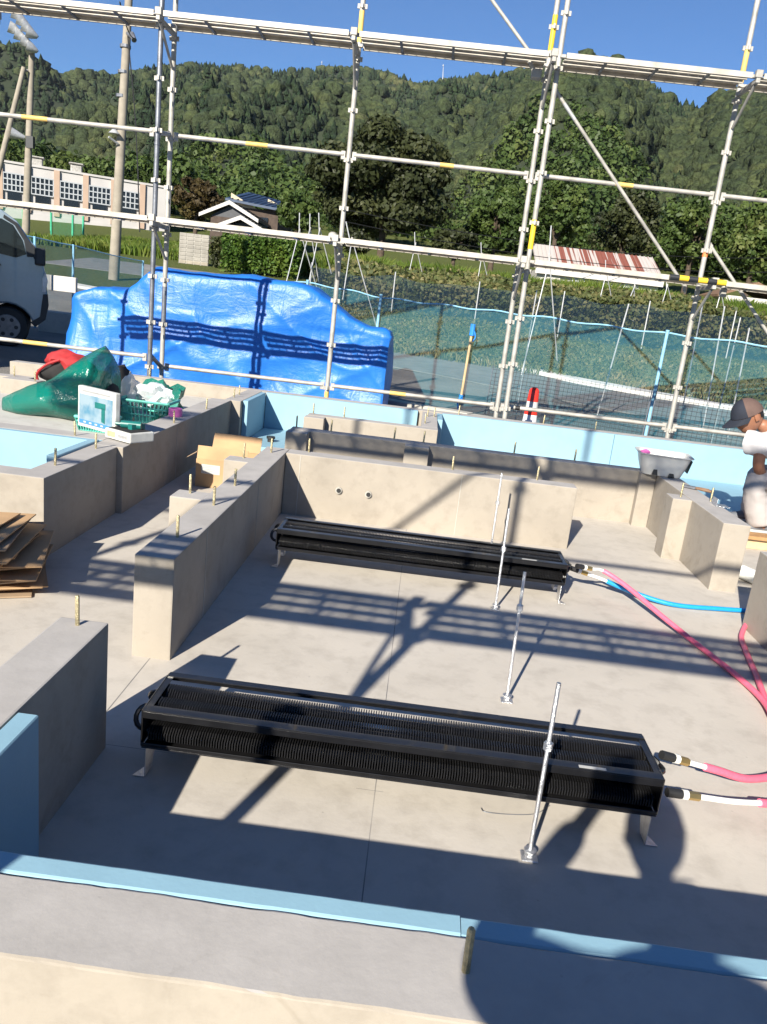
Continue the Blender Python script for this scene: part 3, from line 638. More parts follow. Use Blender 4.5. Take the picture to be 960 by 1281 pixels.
def plank(label, x0, x1, y0, y1, z, mat='plank_steel', name='scaffold_plank'):
    t = thing(name, label, 'plank', ((x0+x1)/2, (y0+y1)/2, z), 'steel scaffold planks')
    w = y1-y0; sw = 0.068; gap = (w-4*sw)/3
    for i in range(4):
        a = y0+i*(sw+gap); b = a+sw
        m = MB().box(x0, x1, a, b, z-0.004, z)
        if i == 0: m.box(x0, x1, a, a+0.004, z-0.045, z-0.0045).box(x0, x1, a+0.0045, a+0.022, z-0.045, z-0.041)
        elif i == 3: m.box(x0, x1, b-0.004, b, z-0.045, z-0.0045).box(x0, x1, b-0.022, b-0.0045, z-0.045, z-0.041)
        else: m.box(x0, x1, (a+b)/2-0.012, (a+b)/2+0.012, z-0.024, z-0.0045)
        obj('slat', m, mat, t)
    n = int((x1-x0)/0.09); m = MB()
    for i in range(3):
        a = y0+i*(sw+gap)+sw+0.0005
        for k in range(n):
            x = x0+(k+0.5)*(x1-x0)/n; m.box(x-0.005, x+0.005, a, a+gap-0.001, z-0.016, z-0.012)
    obj('slotted_web', m, mat, t)['kind'] = 'stuff'
    for k in (0.22, 0.5, 0.78):
        x = x0+(x1-x0)*k; obj('cross_rib', MB().box(x-0.012, x+0.012, y0+0.006, y1-0.006, z-0.040, z-0.026), 'galvanised_dark', t)
    for x, s in ((x0, -1), (x1, 1)):
        for y in (y0+0.05, y1-0.05): obj('end_hook', MB().box(min(x, x+s*0.05), max(x, x+s*0.05), y-0.018, y+0.018, z-0.034, z-0.005), 'galvanised', t, bevel=0.004)
    return t
gz = GZ
XA, XB, XC, XD, XE = -2.80, -1.01, 0.80, 2.61, 4.42
P1, P2 = 1.945, 3.715
pole('pale scaffold pole in front of the blue tarp, next to the darker pole', XA, PY, gz, 5.2, 3.617-0.45*8, bands=((0.9, 1.3, 'galvanised_dark'),), brackets=((P2, -1), (P1, -1)))
pole('pale scaffold pole in front of the right half of the blue tarp', XB, PY, gz, 5.4, 4.057-0.45*8, bands=((0.05, 0.42, 'ochre_paint'), (3.75, 4.02, 'ochre_paint')), brackets=((P2, -1), (P1, -1)))
pole('scaffold pole of the pair by the traffic cone, yellow paint near the upper plank', XC, PY, gz, 5.4, ony(672, 164, PY)[2]-0.45*6, bands=((3.85, 4.15, 'yellow_paint'), (0.02, 0.25, 'yellow_paint')), brackets=((P2, -1), (P1, -1)))
pole('scaffold pole of the pair by the traffic cone, closer to the foam wall', 0.868, 8.03, gz, 5.3, ony(682, 151, 8.03)[2]-0.45*6, bands=((2.05, 2.32, 'yellow_paint'),))
pole('scaffold pole carrying the black and yellow guard, by the working man', XD, PY, gz, 5.4, 4.04-0.45*8, bands=((0.0, 0.32, 'yellow_paint'), (3.75, 4.05, 'ochre_paint'), (2.18, 2.25, 'orange_tape')), brackets=((P2, -1), (P1, -1)))
pole('scaffold pole at the right end of the row behind the working man', XE, PY, gz, 5.4, 4.04-0.45*8, brackets=((P2, -1), (P1, -1)))
pole('dark galvanised scaffold pole in front of the left part of the blue tarp', -2.832, 7.735+0.25, gz, 5.3, 3.62-0.45*8+0.02, mat='galvanised_dark', collars=(0.79, 2.62))
pole('scaffold pole beside the grey van', -4.64, 7.985, gz, 5.3, 3.62-0.45*8, mat='galvanised_dark', brackets=((P2, 1),))
# planks
xs_ = [(-4.60, -2.85, 'between the van and the dark pole'), (XA+0.04, XB-0.05, 'above the middle of the blue tarp'), (XB+0.05, XC-0.05, 'above the large dark tree'), (XC+0.11, XD-0.05, 'above the rusty shed roof'), (XD+0.05, XE-0.05, 'above the working man')]
for x0, x1, w in xs_:
    plank('upper slotted steel plank '+w, x0, x1, 7.82, 8.22, P2)
    plank('lower slotted steel plank seen edge-on '+w, x0, x1, 7.82, 8.22, P1)
# rails
for z, nm in ((2.757, 'upper guard rail'), (0.485, 'low rail')):
    for xa, xb, w in ((XA, XB, 'across the middle of the tarp'), (XB, XC, 'left of the traffic cone'), (XC, XD, 'between the pole pair and the guarded pole'), (XD, XE, 'right of the guarded pole')):
        bd = {('upper guard rail', XA): ((0.42, 0.55, 'ochre_paint'),), ('upper guard rail', XB): ((0.5, 0.58, 'ochre_paint'),), ('low rail', XB): ((0.36, 0.46, 'ochre_paint'),), ('upper guard rail', XC): ((0.45, 0.55, 'ochre_paint'),), ('low rail', XC): ((0.08, 0.11, 'black_rubber'),)}.get((nm, xa), ())
        rail(f'scaffold {nm} {w}', (xa+0.05, PY, z), (xb-0.05, PY, z), bands=bd)
    z2 = z-0.03 if z > 1 else 0.59
    rail(f'scaffold {nm} reaching left past the van', (-4.59, 7.985, z2), (-2.88, 7.985, z2), bands=((0.25, 0.40, 'ochre_paint'),))
    rail(f'short scaffold {nm} linking the dark pole to the pale pole', (-2.83, 8.035, z2), (-2.80, 8.22, z))
rail('diagonal scaffold brace from the pole pair down to the guarded pole', (0.90, 8.20, 3.50), (2.50, 8.33, 1.88), name='scaffold_brace', cat='brace', r=0.017, bands=((0.06, 0.14, 'pale_metal'),))
rail('diagonal scaffold brace falling to the right behind the working man', (XD+0.06, PY+0.06, 2.29), (XE-0.05, PY+0.06, 0.55), name='scaffold_brace', cat='brace', r=0.017)
rail('diagonal scaffold brace above the upper plank left of the pole pair', (XC-0.15, PY+0.05, 3.80), (XB+0.2, PY+0.05, 5.2), name='scaffold_brace', cat='brace', r=0.017)
# black and yellow guard on the lower plank edge
t = thing('guard_sleeve', 'black and yellow striped guard sleeve on the lower plank by the right pole', 'guard', (2.45, 7.80, P1-0.02))
for k in range(6):
    x = 2.18+k*0.088
    obj('stripe', MB().tube([(x, 7.80, P1-0.02), (x+0.087, 7.80, P1-0.02)], 0.026, 12), 'yellow_paint' if k % 2 else 'van_dark', t, smooth=True)
t = thing('scaffold_clamp', 'swivel clamp hanging under the lower plank by the yellow guard', 'clamp', (2.80, 8.1, P1))
obj('clamp_body', MB().box(2.775, 2.825, 8.06, 8.13, P1-0.13, P1-0.05).tube([(2.80, 8.095, P1-0.05), (2.80, 8.095, P1+0.03)], 0.03, 10), 'galvanised', t, bevel=0.006)
obj('clamp_bolt', MB().tube([(2.83, 8.095, P1-0.02), (2.87, 8.095, P1-0.02)], 0.009, 8), 'zinc_bright', t)
t = thing('scaffold_clamp', 'round cast clamp on the pole in front of the right half of the tarp', 'clamp', (XB-0.06, 8.2, P1))
obj('clamp_body', MB().lathe([(0.045, -0.05), (0.052, 0.0), (0.040, 0.045), (0.02, 0.06)], (XB-0.075, 8.17, P1+0.01), 12), 'galvanised', t, smooth=True)
obj('clamp_bolt', MB().tube([(XB-0.075, 8.14, P1+0.0), (XB-0.075, 8.10, P1+0.0)], 0.009, 8), 'zinc_bright', t)
t = thing('scaffold_clamp', 'cast clamp hanging below the upper plank at the pole pair', 'clamp', (XC-0.12, 8.1, P2))
obj('clamp_body', MB().box(XC-0.16, XC-0.07, 8.03, 8.12, P2-0.17, P2-0.09).tube([(XC-0.20, 8.08, P2-0.02), (XC-0.12, 8.08, P2-0.13)], 0.022, 10), 'galvanised', t, bevel=0.008)

# the same scaffold on the photographer's side; its shadow lies across the slab
NY = -0.17
for x, w in ((-2.83, 'left of the photographer, farther'), (-1.03, 'left of the photographer, whose shadow crosses both heaters'), (0.77, 'right of the photographer'), (2.57, 'far right of the photographer')):
    pole('scaffold pole of the near row, '+w, x, NY, gz, 5.6, 0.12, brackets=((1.93, 1), (3.73, 1)))
for x0, x1, w in ((-4.6, -2.88, 'beyond the left poles'), (-2.78, -1.08, 'left of the photographer'), (-0.98, 0.72, 'over the photographer'), (0.82, 2.52, 'right of the photographer'), (2.62, 4.3, 'beyond the right poles')):
    for z, nm in ((1.93, 'lower'), (3.73, 'upper')):
        plank(f'{nm} slotted steel plank of the near scaffold {w}', x0, x1, NY+0.06, NY+0.46, z)
for xa, xb, w in ((-4.63, -2.83, 'beyond the left poles'), (-2.83, -1.03, 'left of the photographer'), (-1.03, 0.77, 'above the photographer'), (0.77, 2.57, 'right of the photographer')):
    rail('guard rail of the near scaffold '+w, (xa+0.05, NY, 2.78), (xb-0.05, NY, 2.78))
rail('diagonal brace of the near scaffold whose shadow falls on the holed wall', (-2.75, NY-0.04, 2.0), (-1.08, NY-0.04, 3.62), name='scaffold_brace', cat='brace', r=0.017)
rail('diagonal brace of the near scaffold right of the photographer', (0.83, NY-0.04, 2.0), (2.50, NY-0.04, 3.62), name='scaffold_brace', cat='brace', r=0.017)

# ------------------------------------------------------------------ blue tarpaulin over a heap
def tarp():
    tx = [-4.72, -4.62, -4.34, -3.96, -3.78, -3.58, -3.05, -2.4, -1.79, -1.55, -1.05, -0.78, -0.50, -0.46]
    tz = [0.80, 1.10, 1.20, 1.21, 1.34, 1.52, 1.49, 1.52, 1.54, 1.50, 1.20, 1.10, 1.06, 1.02]
    nu, nv = 190, 120
    U = np.linspace(0, 1, nu); xs = -4.72+U*(4.72-0.46)
    hz = np.interp(xs, tx, tz)
    V = np.linspace(0, 1, nv)
    P = np.zeros((nu, nv, 3))
    for i, (x, h) in enumerate(zip(xs, hz)):
        e = min(1, (x+4.72)/0.16); e = math.sqrt(max(0, 1-(1-e)**2))     # rounded left end
        dep = 0.18+0.62*e
        yf = 10.02+(1-e)*0.35; g = float(ground_z(x, 10.5))
        prof = [(yf-0.10, g+0.0), (yf-0.03, g+0.12), (yf, 0.45*h), (yf+0.05, 0.93*h), (yf+0.08, 0.985*h), (yf+0.25, h), (yf+dep, h*0.99), (yf+dep+0.12, 0.9*h), (yf+dep+0.2, 0.4*h), (yf+dep+0.3, g)]
        d = [0]
        for a, b in zip(prof, prof[1:]): d.append(d[-1]+math.hypot(b[0]-a[0], b[1]-a[1]))
        d = np.array(d)/d[-1]
        P[i, :, 0] = x; P[i, :, 1] = np.interp(V, d, [p[0] for p in prof]); P[i, :, 2] = np.interp(V, d, [p[1] for p in prof])
    # smooth a little
    for _ in range(2):
        P[:, 1:-1] = 0.5*P[:, 1:-1]+0.25*(P[:, :-2]+P[:, 2:])
        P[1:-1, 1:-1, 2] = 0.5*P[1:-1, 1:-1, 2]+0.25*(P[:-2, 1:-1, 2]+P[2:, 1:-1, 2])
    # end at the right turns the corner: last rows fold back
    k = int(nu*0.965)
    for i in range(k, nu):
        f = (i-k)/(nu-1-k); P[i, :, 0] = P[k, :, 0]+0.10*math.sin(f*math.pi/2); P[i, :, 1] += f*0.0
    n = np.cross(np.gradient(P, axis=0), np.gradient(P, axis=1)); n = unit(n)
    n[n[..., 1] > 0.2] *= 1
    if n[nu//2, nv//4, 1] > 0: n = -n
    Q = P.copy(); x, y, z = P[..., 0], P[..., 1], P[..., 2]
    D = 0.055*fbm(np.stack([x*0.9, y*0.8, z*1.0], -1), 2)
    D += 0.045*(ridge(np.stack([x*0.9+z*1.1+4, y*0.5, z*0.5-x*0.3], -1))**7-0.12)+0.04*(ridge(np.stack([x*0.8-z*1.3+17, y*0.5, z*0.6], -1))**8-0.1)
    D += 0.030*(ridge(np.stack([x*2.0+z*1.6, y, z*0.9-x*0.5], -1))**4-0.2)
    D += 0.022*(ridge(np.stack([x*1.3-z*2.4+9, y, z*1.2], -1))**5-0.2)
    D += 0.010*(ridge(np.stack([x*5+31, y*2, z*0.8+x*1.1], -1))**4-0.2)
    fall = np.clip((1.0-z)/1.0, 0.15, 1)
    D += 0.020*fall*np.sin(x*7+2.5*vnoise(np.stack([x*1.1, y*0+3, z*0], -1)))
    D *= np.where(z > 1.0, 0.55, 1.0)
    Q += n*D[..., None]
    # right end wall
    vs = Q.reshape(-1, 3); f = np.array([(i*nv+j, (i+1)*nv+j, (i+1)*nv+j+1, i*nv+j+1) for i in range(nu-1) for j in range(nv-1)])
    me = np_mesh('tarpaulin', vs-np.array([-2.5, 10.4, 0]), f, 'tarp')
    for p in me.polygons: p.use_smooth = True
    o = bpy.data.objects.new('tarpaulin', me); C.objects.link(o); o.location = (-2.5, 10.4, 0)
    tag(o, 'crumpled blue plastic tarpaulin draped over a long heap', 'tarp')
    # the gable ends as folded flaps of the same sheet
    for i, nm in ((nu-1, 'end_fold'), (0, 'end_fold')):
        E = Q[i]; m = MB(); c = E.mean(0); rows = 10; vv = []
        top = E[:nv//2]; bot = E[nv//2:][::-1][:nv//2]
        for r in range(rows+1):
            f = r/rows
            w = top*(1-f)+bot*f; s = 1 if i else -1
            w = w.copy(); w[:, 0] += s*0.05*math.sin(f*math.pi)*np.sin(np.linspace(0, 5, len(w)))*0.5+s*0.03*math.sin(f*math.pi)
            vv.append(w)
        A = np.array(vv).reshape(-1, 3); q = nv//2
        ff = np.array([(a*q+b, a*q+b+1, (a+1)*q+b+1, (a+1)*q+b) for a in range(rows) for b in range(q-1)])
        me = np_mesh(nm, A-np.array([-2.5, 10.4, 0]), ff, 'tarp')
        e = bpy.data.objects.new(nm, me); C.objects.link(e); e.parent = o
tarp()

# ------------------------------------------------------------------ net fence behind the site
def fy(x): return 11.65-0.47*x
def onfence(px, py):
    d = ray(px, py); s = 11.65/(d[1]+0.47*d[0]); return np.array([0, 0, EYE])+d*s
def netfence():
    t = thing('net_fence', 'teal mesh net fence on blue posts behind the tarp and cone', 'fence', (2, fy(2), GZ))
    tops = [onfence(a, b) for a, b in ((372, 352), (430, 362), (480, 373), (590, 386), (680, 397), (757, 408), (860, 421), (960, 433))]
    tx = [-3.2]+[p[0] for p in tops]+[6.5]; tz = [1.45]+[p[2] for p in tops]+[1.45]
    cuts = [-3.2, -0.8, 0.75, 2.95, 5.05, 6.5]
    for a, b in zip(cuts, cuts[1:]):
        nx = int((b-a)*9); nz = 16
        X, V = np.meshgrid(np.linspace(a, b, nx), np.linspace(0, 1, nz))
        top = np.interp(X, tx, tz)+0.012*np.sin(X*9); bot = GZ+0.03+0.02*np.sin(X*4)
        Z = bot+(top-bot)*V; Y = fy(X)+0.045*fbm(np.stack([X*1.3, V*2, X*0], -1), 3)*(0.3+np.sin(V*math.pi))
        v = np.stack([X, Y, Z], -1).reshape(-1, 3)-root_loc(t)
        f = np.array([(j*nx+i, j*nx+i+1, (j+1)*nx+i+1, (j+1)*nx+i) for j in range(nz-1) for i in range(nx-1)])
        me = np_mesh('net_panel', v, f, 'net_teal'); 
        for p in me.polygons: p.use_smooth = True
        o = bpy.data.objects.new('net_panel', me); C.objects.link(o); o.parent = t
    obj('top_rope', MB().tube([(x, fy(x)-0.01, np.interp(x, tx, tz)+0.005+0.012*math.sin(x*9)) for x in np.linspace(-3.2, 6.5, 90)], 0.011, 6), 'post_blue', t, smooth=True)
    for x, m in ((-2.0, 'post_blue'), (-0.8, 'post_blue'), (2.95, 'post_blue'), (5.05, 'post_blue')):
        zt = np.interp(x, tx, tz)+0.03
        p = obj('post', MB().tube([(x-0.01, fy(x)-0.05, GZ), (x+0.01, fy(x)-0.05, zt)], 0.021, 10), m, t, smooth=True)
        obj('post_cap', MB().tube([(x+0.01, fy(x)-0.05, zt), (x+0.01, fy(x)-0.05, zt+0.02)], 0.024, 10), m, p)
    for x in (1.35, 3.7):
        obj('thin_stake', MB().tube([(x, fy(x)+0.06, GZ), (x+0.02, fy(x)+0.06, 1.75+0.12*math.sin(x*5))], 0.008, 6), 'pale_metal', t)
    # wooden stake tied with blue rope
    s = onfence(592, 392); xx = s[0]
    st = obj('wooden_stake', MB().tube([(xx-0.02, fy(xx)-0.10, GZ), (xx+0.02, fy(xx)-0.10, 1.22)], 0.019, 8), 'timber', t, smooth=True)
    obj('rope_knot', MB().tube([(xx+0.018, fy(xx)-0.10, 1.10), (xx+0.02, fy(xx)-0.10, 1.26)], 0.036, 9).tube(bez([(xx+0.05, fy(xx)-0.13, 1.16), (xx+0.07, fy(xx)-0.14, 1.08), (xx+0.04, fy(xx)-0.14, 1.02)], 5), 0.01, 6), 'rope_blue', st)
    obj('rope_knot', MB().tube([(xx-0.016, fy(xx)-0.10, 0.18), (xx-0.012, fy(xx)-0.10, 0.26)], 0.030, 9).tube(bez([(xx-0.03, fy(xx)-0.13, 0.05), (xx-0.05, fy(xx)-0.13, 0.15), (xx-0.01, fy(xx)-0.13, 0.24)], 5), 0.012, 6), 'rope_blue', st)
netfence()
def wire_panel(label, x0, x1, off, z1):
    t = thing('wire_mesh_panel', label, 'wire mesh', (x0, fy(x0)-off, GZ), 'welded wire panels by the net')
    m = MB(); r = 0.0022
    for x in np.arange(x0, x1, 0.052): m.tube([(x, fy(x)-off, GZ+0.01), (x+0.03, fy(x)-off+0.06, z1)], r, 3, False)
    for z in np.arange(GZ+0.04, z1, 0.052):
        k = (z-GZ)/(z1-GZ); m.tube([(x0+0.03*k, fy(x0)-off+0.06*k, z), (x1+0.03*k, fy(x1)-off+0.06*k, z)], r, 3, False)
    o = obj('wire_grid', m, 'van_dark', t); o['kind'] = 'stuff'
    for x in (x0, x1): obj('edge_bar', MB().tube([(x, fy(x)-off, GZ), (x+0.03, fy(x)-off+0.06, z1+0.02)], 0.006, 6), 'galvanised_dark', t)
wire_panel('welded wire mesh panel standing before the net beside the traffic cone', 0.9, 2.85, 0.28, 0.72)
wire_panel('welded wire mesh panel standing before the net by the guarded pole', 2.9, 5.4, 0.30, 0.86)
# concrete drain blocks along the foot of the net
for k in range(9):
    x = -0.6+k*0.62; a = np.array([1, -0.47, 0])/math.hypot(1, 0.47); b = np.array([0.47, 1, 0])/math.hypot(1, 0.47)
    c = np.array([x, fy(x), 0])-b*0.62+np.array([0, 0, GZ+0.075])
    single('drain_block', MB().obox(c, a*0.335, b*0.11, np.array([0, 0, 0.085+0.006*(k % 3)])), 'old_concrete', ('grey concrete drain block at the tarp end of the row under the net', 'grey concrete drain block second from the tarp end of the row', 'grey concrete drain block at the foot of the wooden stake', 'grey concrete drain block just right of the wooden stake', 'grey concrete drain block behind the scaffold pole pair', 'grey concrete drain block behind the traffic cone', 'grey concrete drain block before the blue net post', 'grey concrete drain block between blue net post and guarded pole', 'grey concrete drain block at the guarded pole end of the row')[k], 'block', tuple(c), 'drain blocks', bevel=0.008)
# traffic cone
cx, cy_ = ony(667, 500, 9.3)[:2]
t = thing('traffic_cone', 'red traffic cone with white bands beside the scaffold pole pair', 'cone', (cx, cy_, GZ))
cz = GZ
def cr(z): return 0.105-0.048*(z-0.03)/0.67
obj('base', MB().box(cx-0.19, cx+0.19, cy_-0.19, cy_+0.19, cz, cz+0.03), 'cone_red', t, bevel=0.012)
for a, b, m in ((0.03, 0.29, 'cone_red'), (0.29, 0.40, 'cone_white'), (0.40, 0.47, 'cone_red'), (0.47, 0.555, 'case_grey'), (0.555, 0.68, 'cone_red')):
    obj('band', MB().lathe([(cr(a), a), (cr(b), b)] + ([(0.050, 0.70), (0.034, 0.715), (0.012, 0.722)] if b > 0.6 else []), (cx, cy_, cz), 20), m, t, smooth=True)

# ------------------------------------------------------------------ van, mostly outside the frame
def van():
    TH = math.radians(26); F0 = ony(59, 372, 12.9); e = np.array([math.cos(TH), math.sin(TH), 0]); n_ = np.array([-e[1], e[0], 0])
    g = float(ground_z(-6.2, 12.6)); LOC = np.array([F0[0], F0[1], g])
    def q(px, py):                       # a point of the near side, in the van's own frame
        d = ray(px, py); s = (n_@(LOC-np.array([0, 0, EYE])))/(n_@d); p = np.array([0, 0, EYE])+d*s
        return np.array([LOC[0]+e@(p-LOC), LOC[1], p[2]])
    Y0 = LOC[1]; xf = q(59, 372)[0]; wx, wz = q(9, 399)[0], g+0.33
    t = thing('van', 'grey-blue van parked at the edge of the site, facing the tarp', 'van', tuple(LOC))
    Lx = xf-4.7; w = 1.7
    nose = [q(45, 407), q(57, 398), q(60, 380), q(58.5, 352), q(55, 332), q(51, 316), q(37.5, 300), q(21, 276), q(2, 262)]
    top = nose[-1]; zt = top[2]
    prof = [(p[0], p[2]) for p in nose]+[(top[0]-0.5, zt+0.10), (top[0]-1.2, zt+0.13), (Lx+0.1, zt+0.10), (Lx, zt-0.3), (Lx, g+0.35)]
    rx = wx-2.55
    arch = lambda cx0: [(cx0+0.40*math.cos(a), wz-0.02+0.40*math.sin(a)) for a in np.linspace(math.pi, 0, 11)]
    zb = prof[0][1]
    low = [(rx-0.42, zb)]+arch(rx)+[(rx+0.42, zb), (wx-0.42, zb)]+arch(wx)+[(wx+0.41, zb)]
    poly = prof+low
    def clip(p): return (p[0], max(p[1], zb))
    poly = [clip(p) for p in poly]
    m = MB().prism([(a, 0, b) for a, b in poly], (0, Y0, 0), (0, w, 0))
    obj('body', m, 'van_paint', t, bevel=0.03, seg=2)
    # side window of the door, with dark pillar, following the windscreen line
    def sidep(nm, pts, mat, th=0.012, off=0.004):
        return obj(nm, MB().prism([(q(a, b)[0], 0, q(a, b)[2]) for a, b in pts], (0, Y0-th-off, 0), (0, th, 0)), mat, t, bevel=0.003)
    sidep('side_window', [(-40, 270), (2, 273), (16, 281), (28, 300), (33, 318), (20, 322), (0, 317), (-40, 306)], 'van_glass')
    sidep('window_pillar', [(5, 268), (22, 279), (38, 303), (52, 317), (50, 322), (34, 321), (30, 301), (18, 281), (4, 272)], 'van_dark', 0.016, 0.006)
    sidep('bumper', [(44, 409), (57, 400), (61, 382), (60, 368), (54, 368), (50, 396), (38, 403)], 'van_dark', 0.02, 0.003)
    sidep('headlight', [(57, 366), (60, 352), (57, 340), (53, 348), (53, 365)], 'lamp_glass', 0.02, 0.003)
    sidep('door_handle', [(-12, 327), (0, 329), (2, 332), (-12, 331)], 'van_dark', 0.03, 0.004)
    mp = q(52, 322); 
    mi = obj('mirror', MB().box(mp[0]-0.10, mp[0]+0.06, Y0-0.24, Y0-0.06, mp[2]-0.13, mp[2]+0.14).box(mp[0]-0.12, mp[0]-0.06, Y0-0.065, Y0-0.002, mp[2]-0.04, mp[2]+0.02), 'van_dark', t, bevel=0.03, seg=2)
    for c in (wx, rx):
        for y in (Y0+0.02, Y0+w-0.22):
            wh = obj('wheel', MB().tube([(c, y, wz), (c, y+0.20, wz)], 0.325, 28), 'black_rubber', t, bevel=0.03, smooth=True)
            obj('rim', MB().tube([(c, y-0.008, wz), (c, y+0.02, wz)], 0.20, 20), 'rim_grey', wh, bevel=0.01)
            for k in range(6):
                a = k*math.pi/3; obj('rim_hole', MB().tube([(c+0.13*math.cos(a), y-0.012, wz+0.13*math.sin(a)), (c+0.13*math.cos(a), y-0.009, wz+0.13*math.sin(a))], 0.032, 8), 'van_dark', wh)
    # windscreen across the front
    a, b = q(51, 316), q(2, 262); n = unit(np.array([b[2]-a[2], 0, a[0]-b[0]]))
    c = (a+b)/2+np.array([0, w/2, 0])+n*0.004
    obj('windscreen', MB().obox(c, (b-a)*0.46, np.array([0, w*0.45, 0]), n*0.004), 'van_glass', t)
    t.rotation_euler.z = TH
van()
t = thing('added_shade_shed', 'unseen low shed added left of the van to cast shade on it', 'shed', (-7.6, 10.2, 0))  # unseen shed, added to throw shade over the van
obj('wall', MB().box(-9.0, -6.35, 9.0, 11.0, GZ, 2.45), 'school_wall', t)
obj('roof', MB().box(-9.1, -6.25, 8.9, 11.1, 2.452, 2.55), 'galvanised', t, bevel=0.02)
obj('door', MB().box(-8.2, -7.4, 8.975, 8.998, 0.05, 2.0), 'window_frame', t, bevel=0.005)
obj('window', MB().box(-6.348, -6.33, 9.5, 10.4, 1.0, 1.9), 'dark_glass', t)

# ------------------------------------------------------------------ tools and loose things
def blob(P, seed, subdiv=3, amp=0.18, freq=2.2, flat=None):
    """lumpy closed surface: P = list of (centre, radii) unioned as a loft is overkill; one ellipsoid displaced"""
    c, r = np.array(P[0]), np.array(P[1])
    bm = bmesh.new(); bmesh.ops.create_icosphere(bm, subdivisions=subdiv, radius=1)
    V = np.array([v.co[:] for v in bm.verts]); F_ = [tuple(v.index for v in f.verts) for f in bm.faces]; bm.free()
    d = 1+amp*fbm(V*freq+seed*3.1, 3); Q = c+V*d[:, None]*r
    if flat is not None: Q[:, 2] = np.maximum(Q[:, 2], flat)
    m = MB(); m.v = [tuple(p) for p in Q]; m.f = F_; return m
def loft(rings, n=28, seed=0, amp=0.1, freq=3.0, floor=None):
    """rings: (centre, ry, rz) along x, closed at both ends"""
    V = []; m = len(rings)
    for c, ry, rz in rings:
        for k in range(n):
            a = 2*math.pi*k/n; V.append((c[0], c[1]+ry*math.cos(a), c[2]+rz*math.sin(a)))
    V = np.array(V); nn = V-np.repeat(np.array([r[0] for r in rings]), n, 0)
    V = V+nn*(amp*2*(ridge(V*freq+seed)-0.6))[:, None]
    if floor is not None: V[:, 2] = np.maximum(V[:, 2], floor)
    mb = MB(); mb.v = [tuple(p) for p in V]
    mb.f = [(i*n+k, i*n+(k+1) % n, (i+1)*n+(k+1) % n, (i+1)*n+k) for i in range(m-1) for k in range(n)]+[tuple(range(n))[::-1], tuple((m-1)*n+k for k in range(n))]
    return mb
EF = 0.27
def interp_rings(keys, m):
    ks = np.array([[*c, a, b] for c, a, b in keys]); u = np.linspace(0, 1, len(ks)); w = np.linspace(0, 1, m)
    return [((r[0], r[1], r[2]), r[3], r[4]) for r in np.stack([np.interp(w, u, ks[:, j]) for j in range(5)], 1)]
t = thing('plastic_bag', 'large translucent green plastic bag slumped on the entrance floor', 'bag', (-2.7, 5.75, EF))
obj('film', loft(interp_rings([((-3.16, 5.75, EF+0.05), 0.02, 0.05), ((-3.02, 5.75, EF+0.08), 0.12, 0.09), ((-2.8, 5.78, EF+0.13), 0.20, 0.16), ((-2.58, 5.80, EF+0.20), 0.25, 0.26), ((-2.42, 5.82, EF+0.25), 0.26, 0.30), ((-2.36, 5.83, EF+0.22), 0.20, 0.24)], 40), 36, 2, 0.12, 4.0, EF+0.004), 'green_film', t, smooth='soft')
obj('contents', blob(((-2.58, 5.82, EF+0.11), (0.22, 0.16, 0.13)), 4, 3, 0.3, 2.5, EF+0.006), 'tool_green', t, smooth=True)
obj('mouth', blob(((-2.335, 5.80, EF+0.14), (0.035, 0.17, 0.15)), 5, 2, 0.2, 2.0, EF+0.005), 'black_fabric', t, smooth=True)  # black lump paints the dark inside of the open bag
single('plastic_bag', blob(((-2.20, 6.55, EF+0.10), (0.17, 0.12, 0.16)), 9, 3, 0.45, 2.2, EF+0.004), 'green_film', 'small crumpled green plastic bag behind the shopping basket', 'bag', (-2.20, 6.55, EF), smooth=True)
single('plastic_wrap', blob(((-2.13, 6.12, EF+0.21), (0.13, 0.09, 0.08)), 12, 3, 0.5, 2.6), 'clear_film', 'crumpled clear plastic wrap heaped in the shopping basket', 'wrap', (-2.13, 6.12, EF), smooth=True)
single('plastic_wrap', blob(((-2.33, 6.18, EF+0.18), (0.09, 0.08, 0.14)), 15, 3, 0.4, 2.6, EF+0.004), 'clear_film', 'clear plastic wrap standing between bag and basket', 'wrap', (-2.33, 6.18, EF), smooth=True)
# basket
def basket(x, y, z, lx, ly, h, label):
    t = thing('shopping_basket', label, 'basket', (x, y, z))
    fl = 0.82
    obj('bottom', MB().box(x-lx*fl, x+lx*fl, y-ly*fl, y+ly*fl, z+0.002, z+0.008), 'basket_green', t)
    cn = lambda k, i, j: (x+i*lx*(fl+(1-fl)*k), y+j*ly*(fl+(1-fl)*k), z+0.005+(h-0.005)*k)
    for (i0, j0), (i1, j1) in (((-1,-1),(1,-1)), ((1,-1),(1,1)), ((1,1),(-1,1)), ((-1,1),(-1,-1))):
        m = MB(); n = 12
        for k in range(n+1):
            f = k/n; a = np.array(cn(0, i0, j0))*(1-f)+np.array(cn(0, i1, j1))*f; b = np.array(cn(1, i0, j0))*(1-f)+np.array(cn(1, i1, j1))*f
            m.tube([a, b], 0.0045 if 0 < k < n else 0.007, 5)
        for hh in (0.36, 0.70):
            m.tube([cn(hh, i0, j0), cn(hh, i1, j1)], 0.006, 5)
        obj('slatted_side', m, 'basket_green', t)
        obj('rim', MB().tube([cn(1, i0, j0), cn(1, i1, j1)], 0.011, 6), 'basket_green', t)
basket(-2.14, 6.05, EF, 0.20, 0.14, 0.17, 'pale green shopping basket of offcuts on the entrance floor')
basket(-2.28, 5.42, EF, 0.13, 0.09, 0.10, 'small dark-shaded green basket behind the open tool case')
